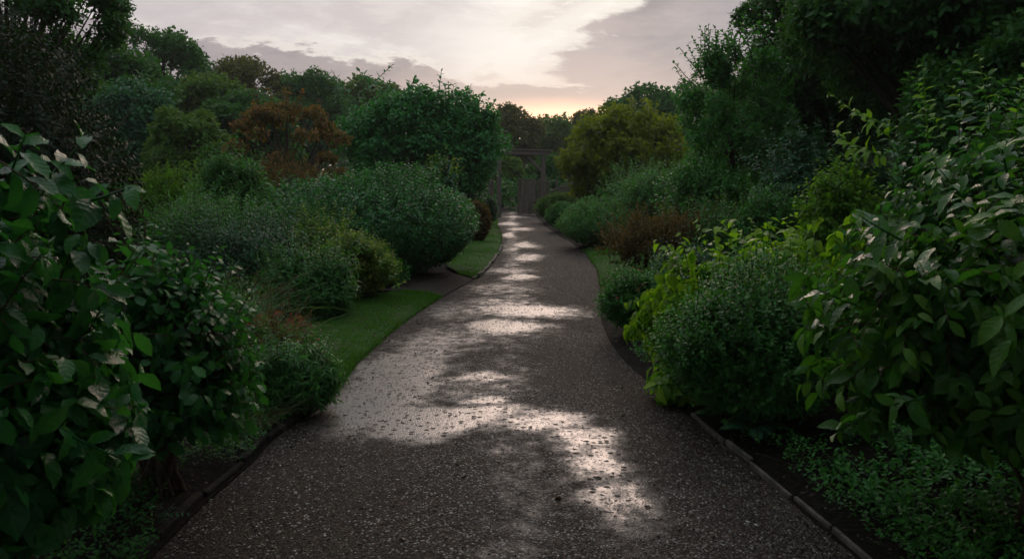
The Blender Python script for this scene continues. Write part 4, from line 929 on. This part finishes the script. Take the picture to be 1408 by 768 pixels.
def pebbles():
    rng = np.random.default_rng(150)
    base = np.array([(0, 0, 1), (1, 0, 0), (.31, .95, 0), (-.81, .59, 0), (-.81, -.59, 0), (.31, -.95, 0)], float)
    ring2 = np.array([(.62, .2, .72), (-.05, .64, .72), (-.62, .12, .72), (-.3, -.55, .72), (.38, -.5, .72)])
    V0 = np.vstack([base[1:], ring2, base[:1]]); 
    q0 = np.array([(i, (i + 1) % 5, 5 + (i + 1) % 5, 5 + i) for i in range(5)]); t0 = np.array([(5 + i, 5 + (i + 1) % 5, 10) for i in range(5)])
    n_ = 76000; y = 2.3 + 6.0 * rng.uniform(0, 1, n_) ** 1.7; u = rng.uniform(0.0, 1.0, n_); x = lx(y) + (rx(y) - lx(y)) * u
    wt = np.zeros(n_)
    iy = np.clip(np.searchsorted(ys, y), 0, len(ys) - 1); iu = np.clip((u * 60).astype(int), 0, 60); wt = wet[iy, iu]
    keep = rng.uniform(0, 1, n_) > np.clip((wt - .3) * 1.9, 0, .93); x, y, u = x[keep], y[keep], u[keep]; n_ = len(x)
    z = .003 + .03 * (1 - (2 * u - 1) ** 2)
    s = rng.uniform(.0026, .0068, n_) * np.where(rng.uniform(0, 1, n_) < .06, 1.5, 1); sx = s * rng.uniform(.9, 1.6, n_); sz = s * rng.uniform(.5, .9, n_)
    a = rng.uniform(0, 2 * np.pi, n_); c, sn = np.cos(a)[:, None], np.sin(a)[:, None]
    vx = V0[None, :, 0] * sx[:, None] + rng.normal(size=(n_, 11)) * s[:, None] * .1; vy = V0[None, :, 1] * s[:, None]; vz = V0[None, :, 2] * sz[:, None]
    V = np.stack([x[:, None] + vx * c - vy * sn, y[:, None] + vx * sn + vy * c, z[:, None] + vz], -1).reshape(-1, 3)
    off = (np.arange(n_) * 11)[:, None, None]
    col = np.repeat(np.stack([rng.uniform(0, 1, n_) for _ in range(3)], 1), 11, 0)
    m, n = new_mat('pebble')
    at = n.new('ShaderNodeAttribute', attribute_name='lf'); s3 = n.new('ShaderNodeSeparateXYZ'); n.put(s3.inputs[0], at.outputs['Vector'])
    cc = n.mix(n.m('POWER', s3.outputs[0], 1.6), (.012, .010, .008), (.095, .076, .063))
    cc = n.mix(n.smooth(s3.outputs[1], .8, .85, 0, .6), cc, (.14, .08, .05)); cc = n.mix(n.smooth(s3.outputs[2], .93, .95, 0, .8), cc, (.42, .40, .36))
    b = n.new('ShaderNodeBsdfPrincipled'); n.put(b.inputs['Base Color'], cc); n.put(b.inputs['Roughness'], n.m('ADD', n.m('MULTIPLY', s3.outputs[1], .3), .35))
    o = n.new('ShaderNodeOutputMaterial'); n.t.links.new(b.outputs[0], o.inputs[0])
    tag(mesh_np('loose_gravel', V, [(q0[None] + off).reshape(-1, 4), (t0[None] + off).reshape(-1, 3)], m, None, col), 'wet brown and grey gravel stones covering the near path', 'gravel', kind='stuff')
pebbles()

# ------------------------------------------------------------------ evening haze
mb = MB(); mb.box((0, 50, 14), (260, 180, 32), bev=.001)
hm = bpy.data.materials.new('haze'); hm.use_nodes = True; ht = hm.node_tree; ht.nodes.clear()
pv = ht.nodes.new('ShaderNodeVolumePrincipled'); pv.inputs['Density'].default_value = 0.0005; pv.inputs['Color'].default_value = (.92, .90, .88, 1); pv.inputs['Anisotropy'].default_value = .3
ho = ht.nodes.new('ShaderNodeOutputMaterial'); ht.links.new(pv.outputs[0], ho.inputs['Volume'])
tag(mb.build('haze', hm), 'thin pale evening haze hanging in the garden air', 'haze', kind='stuff')
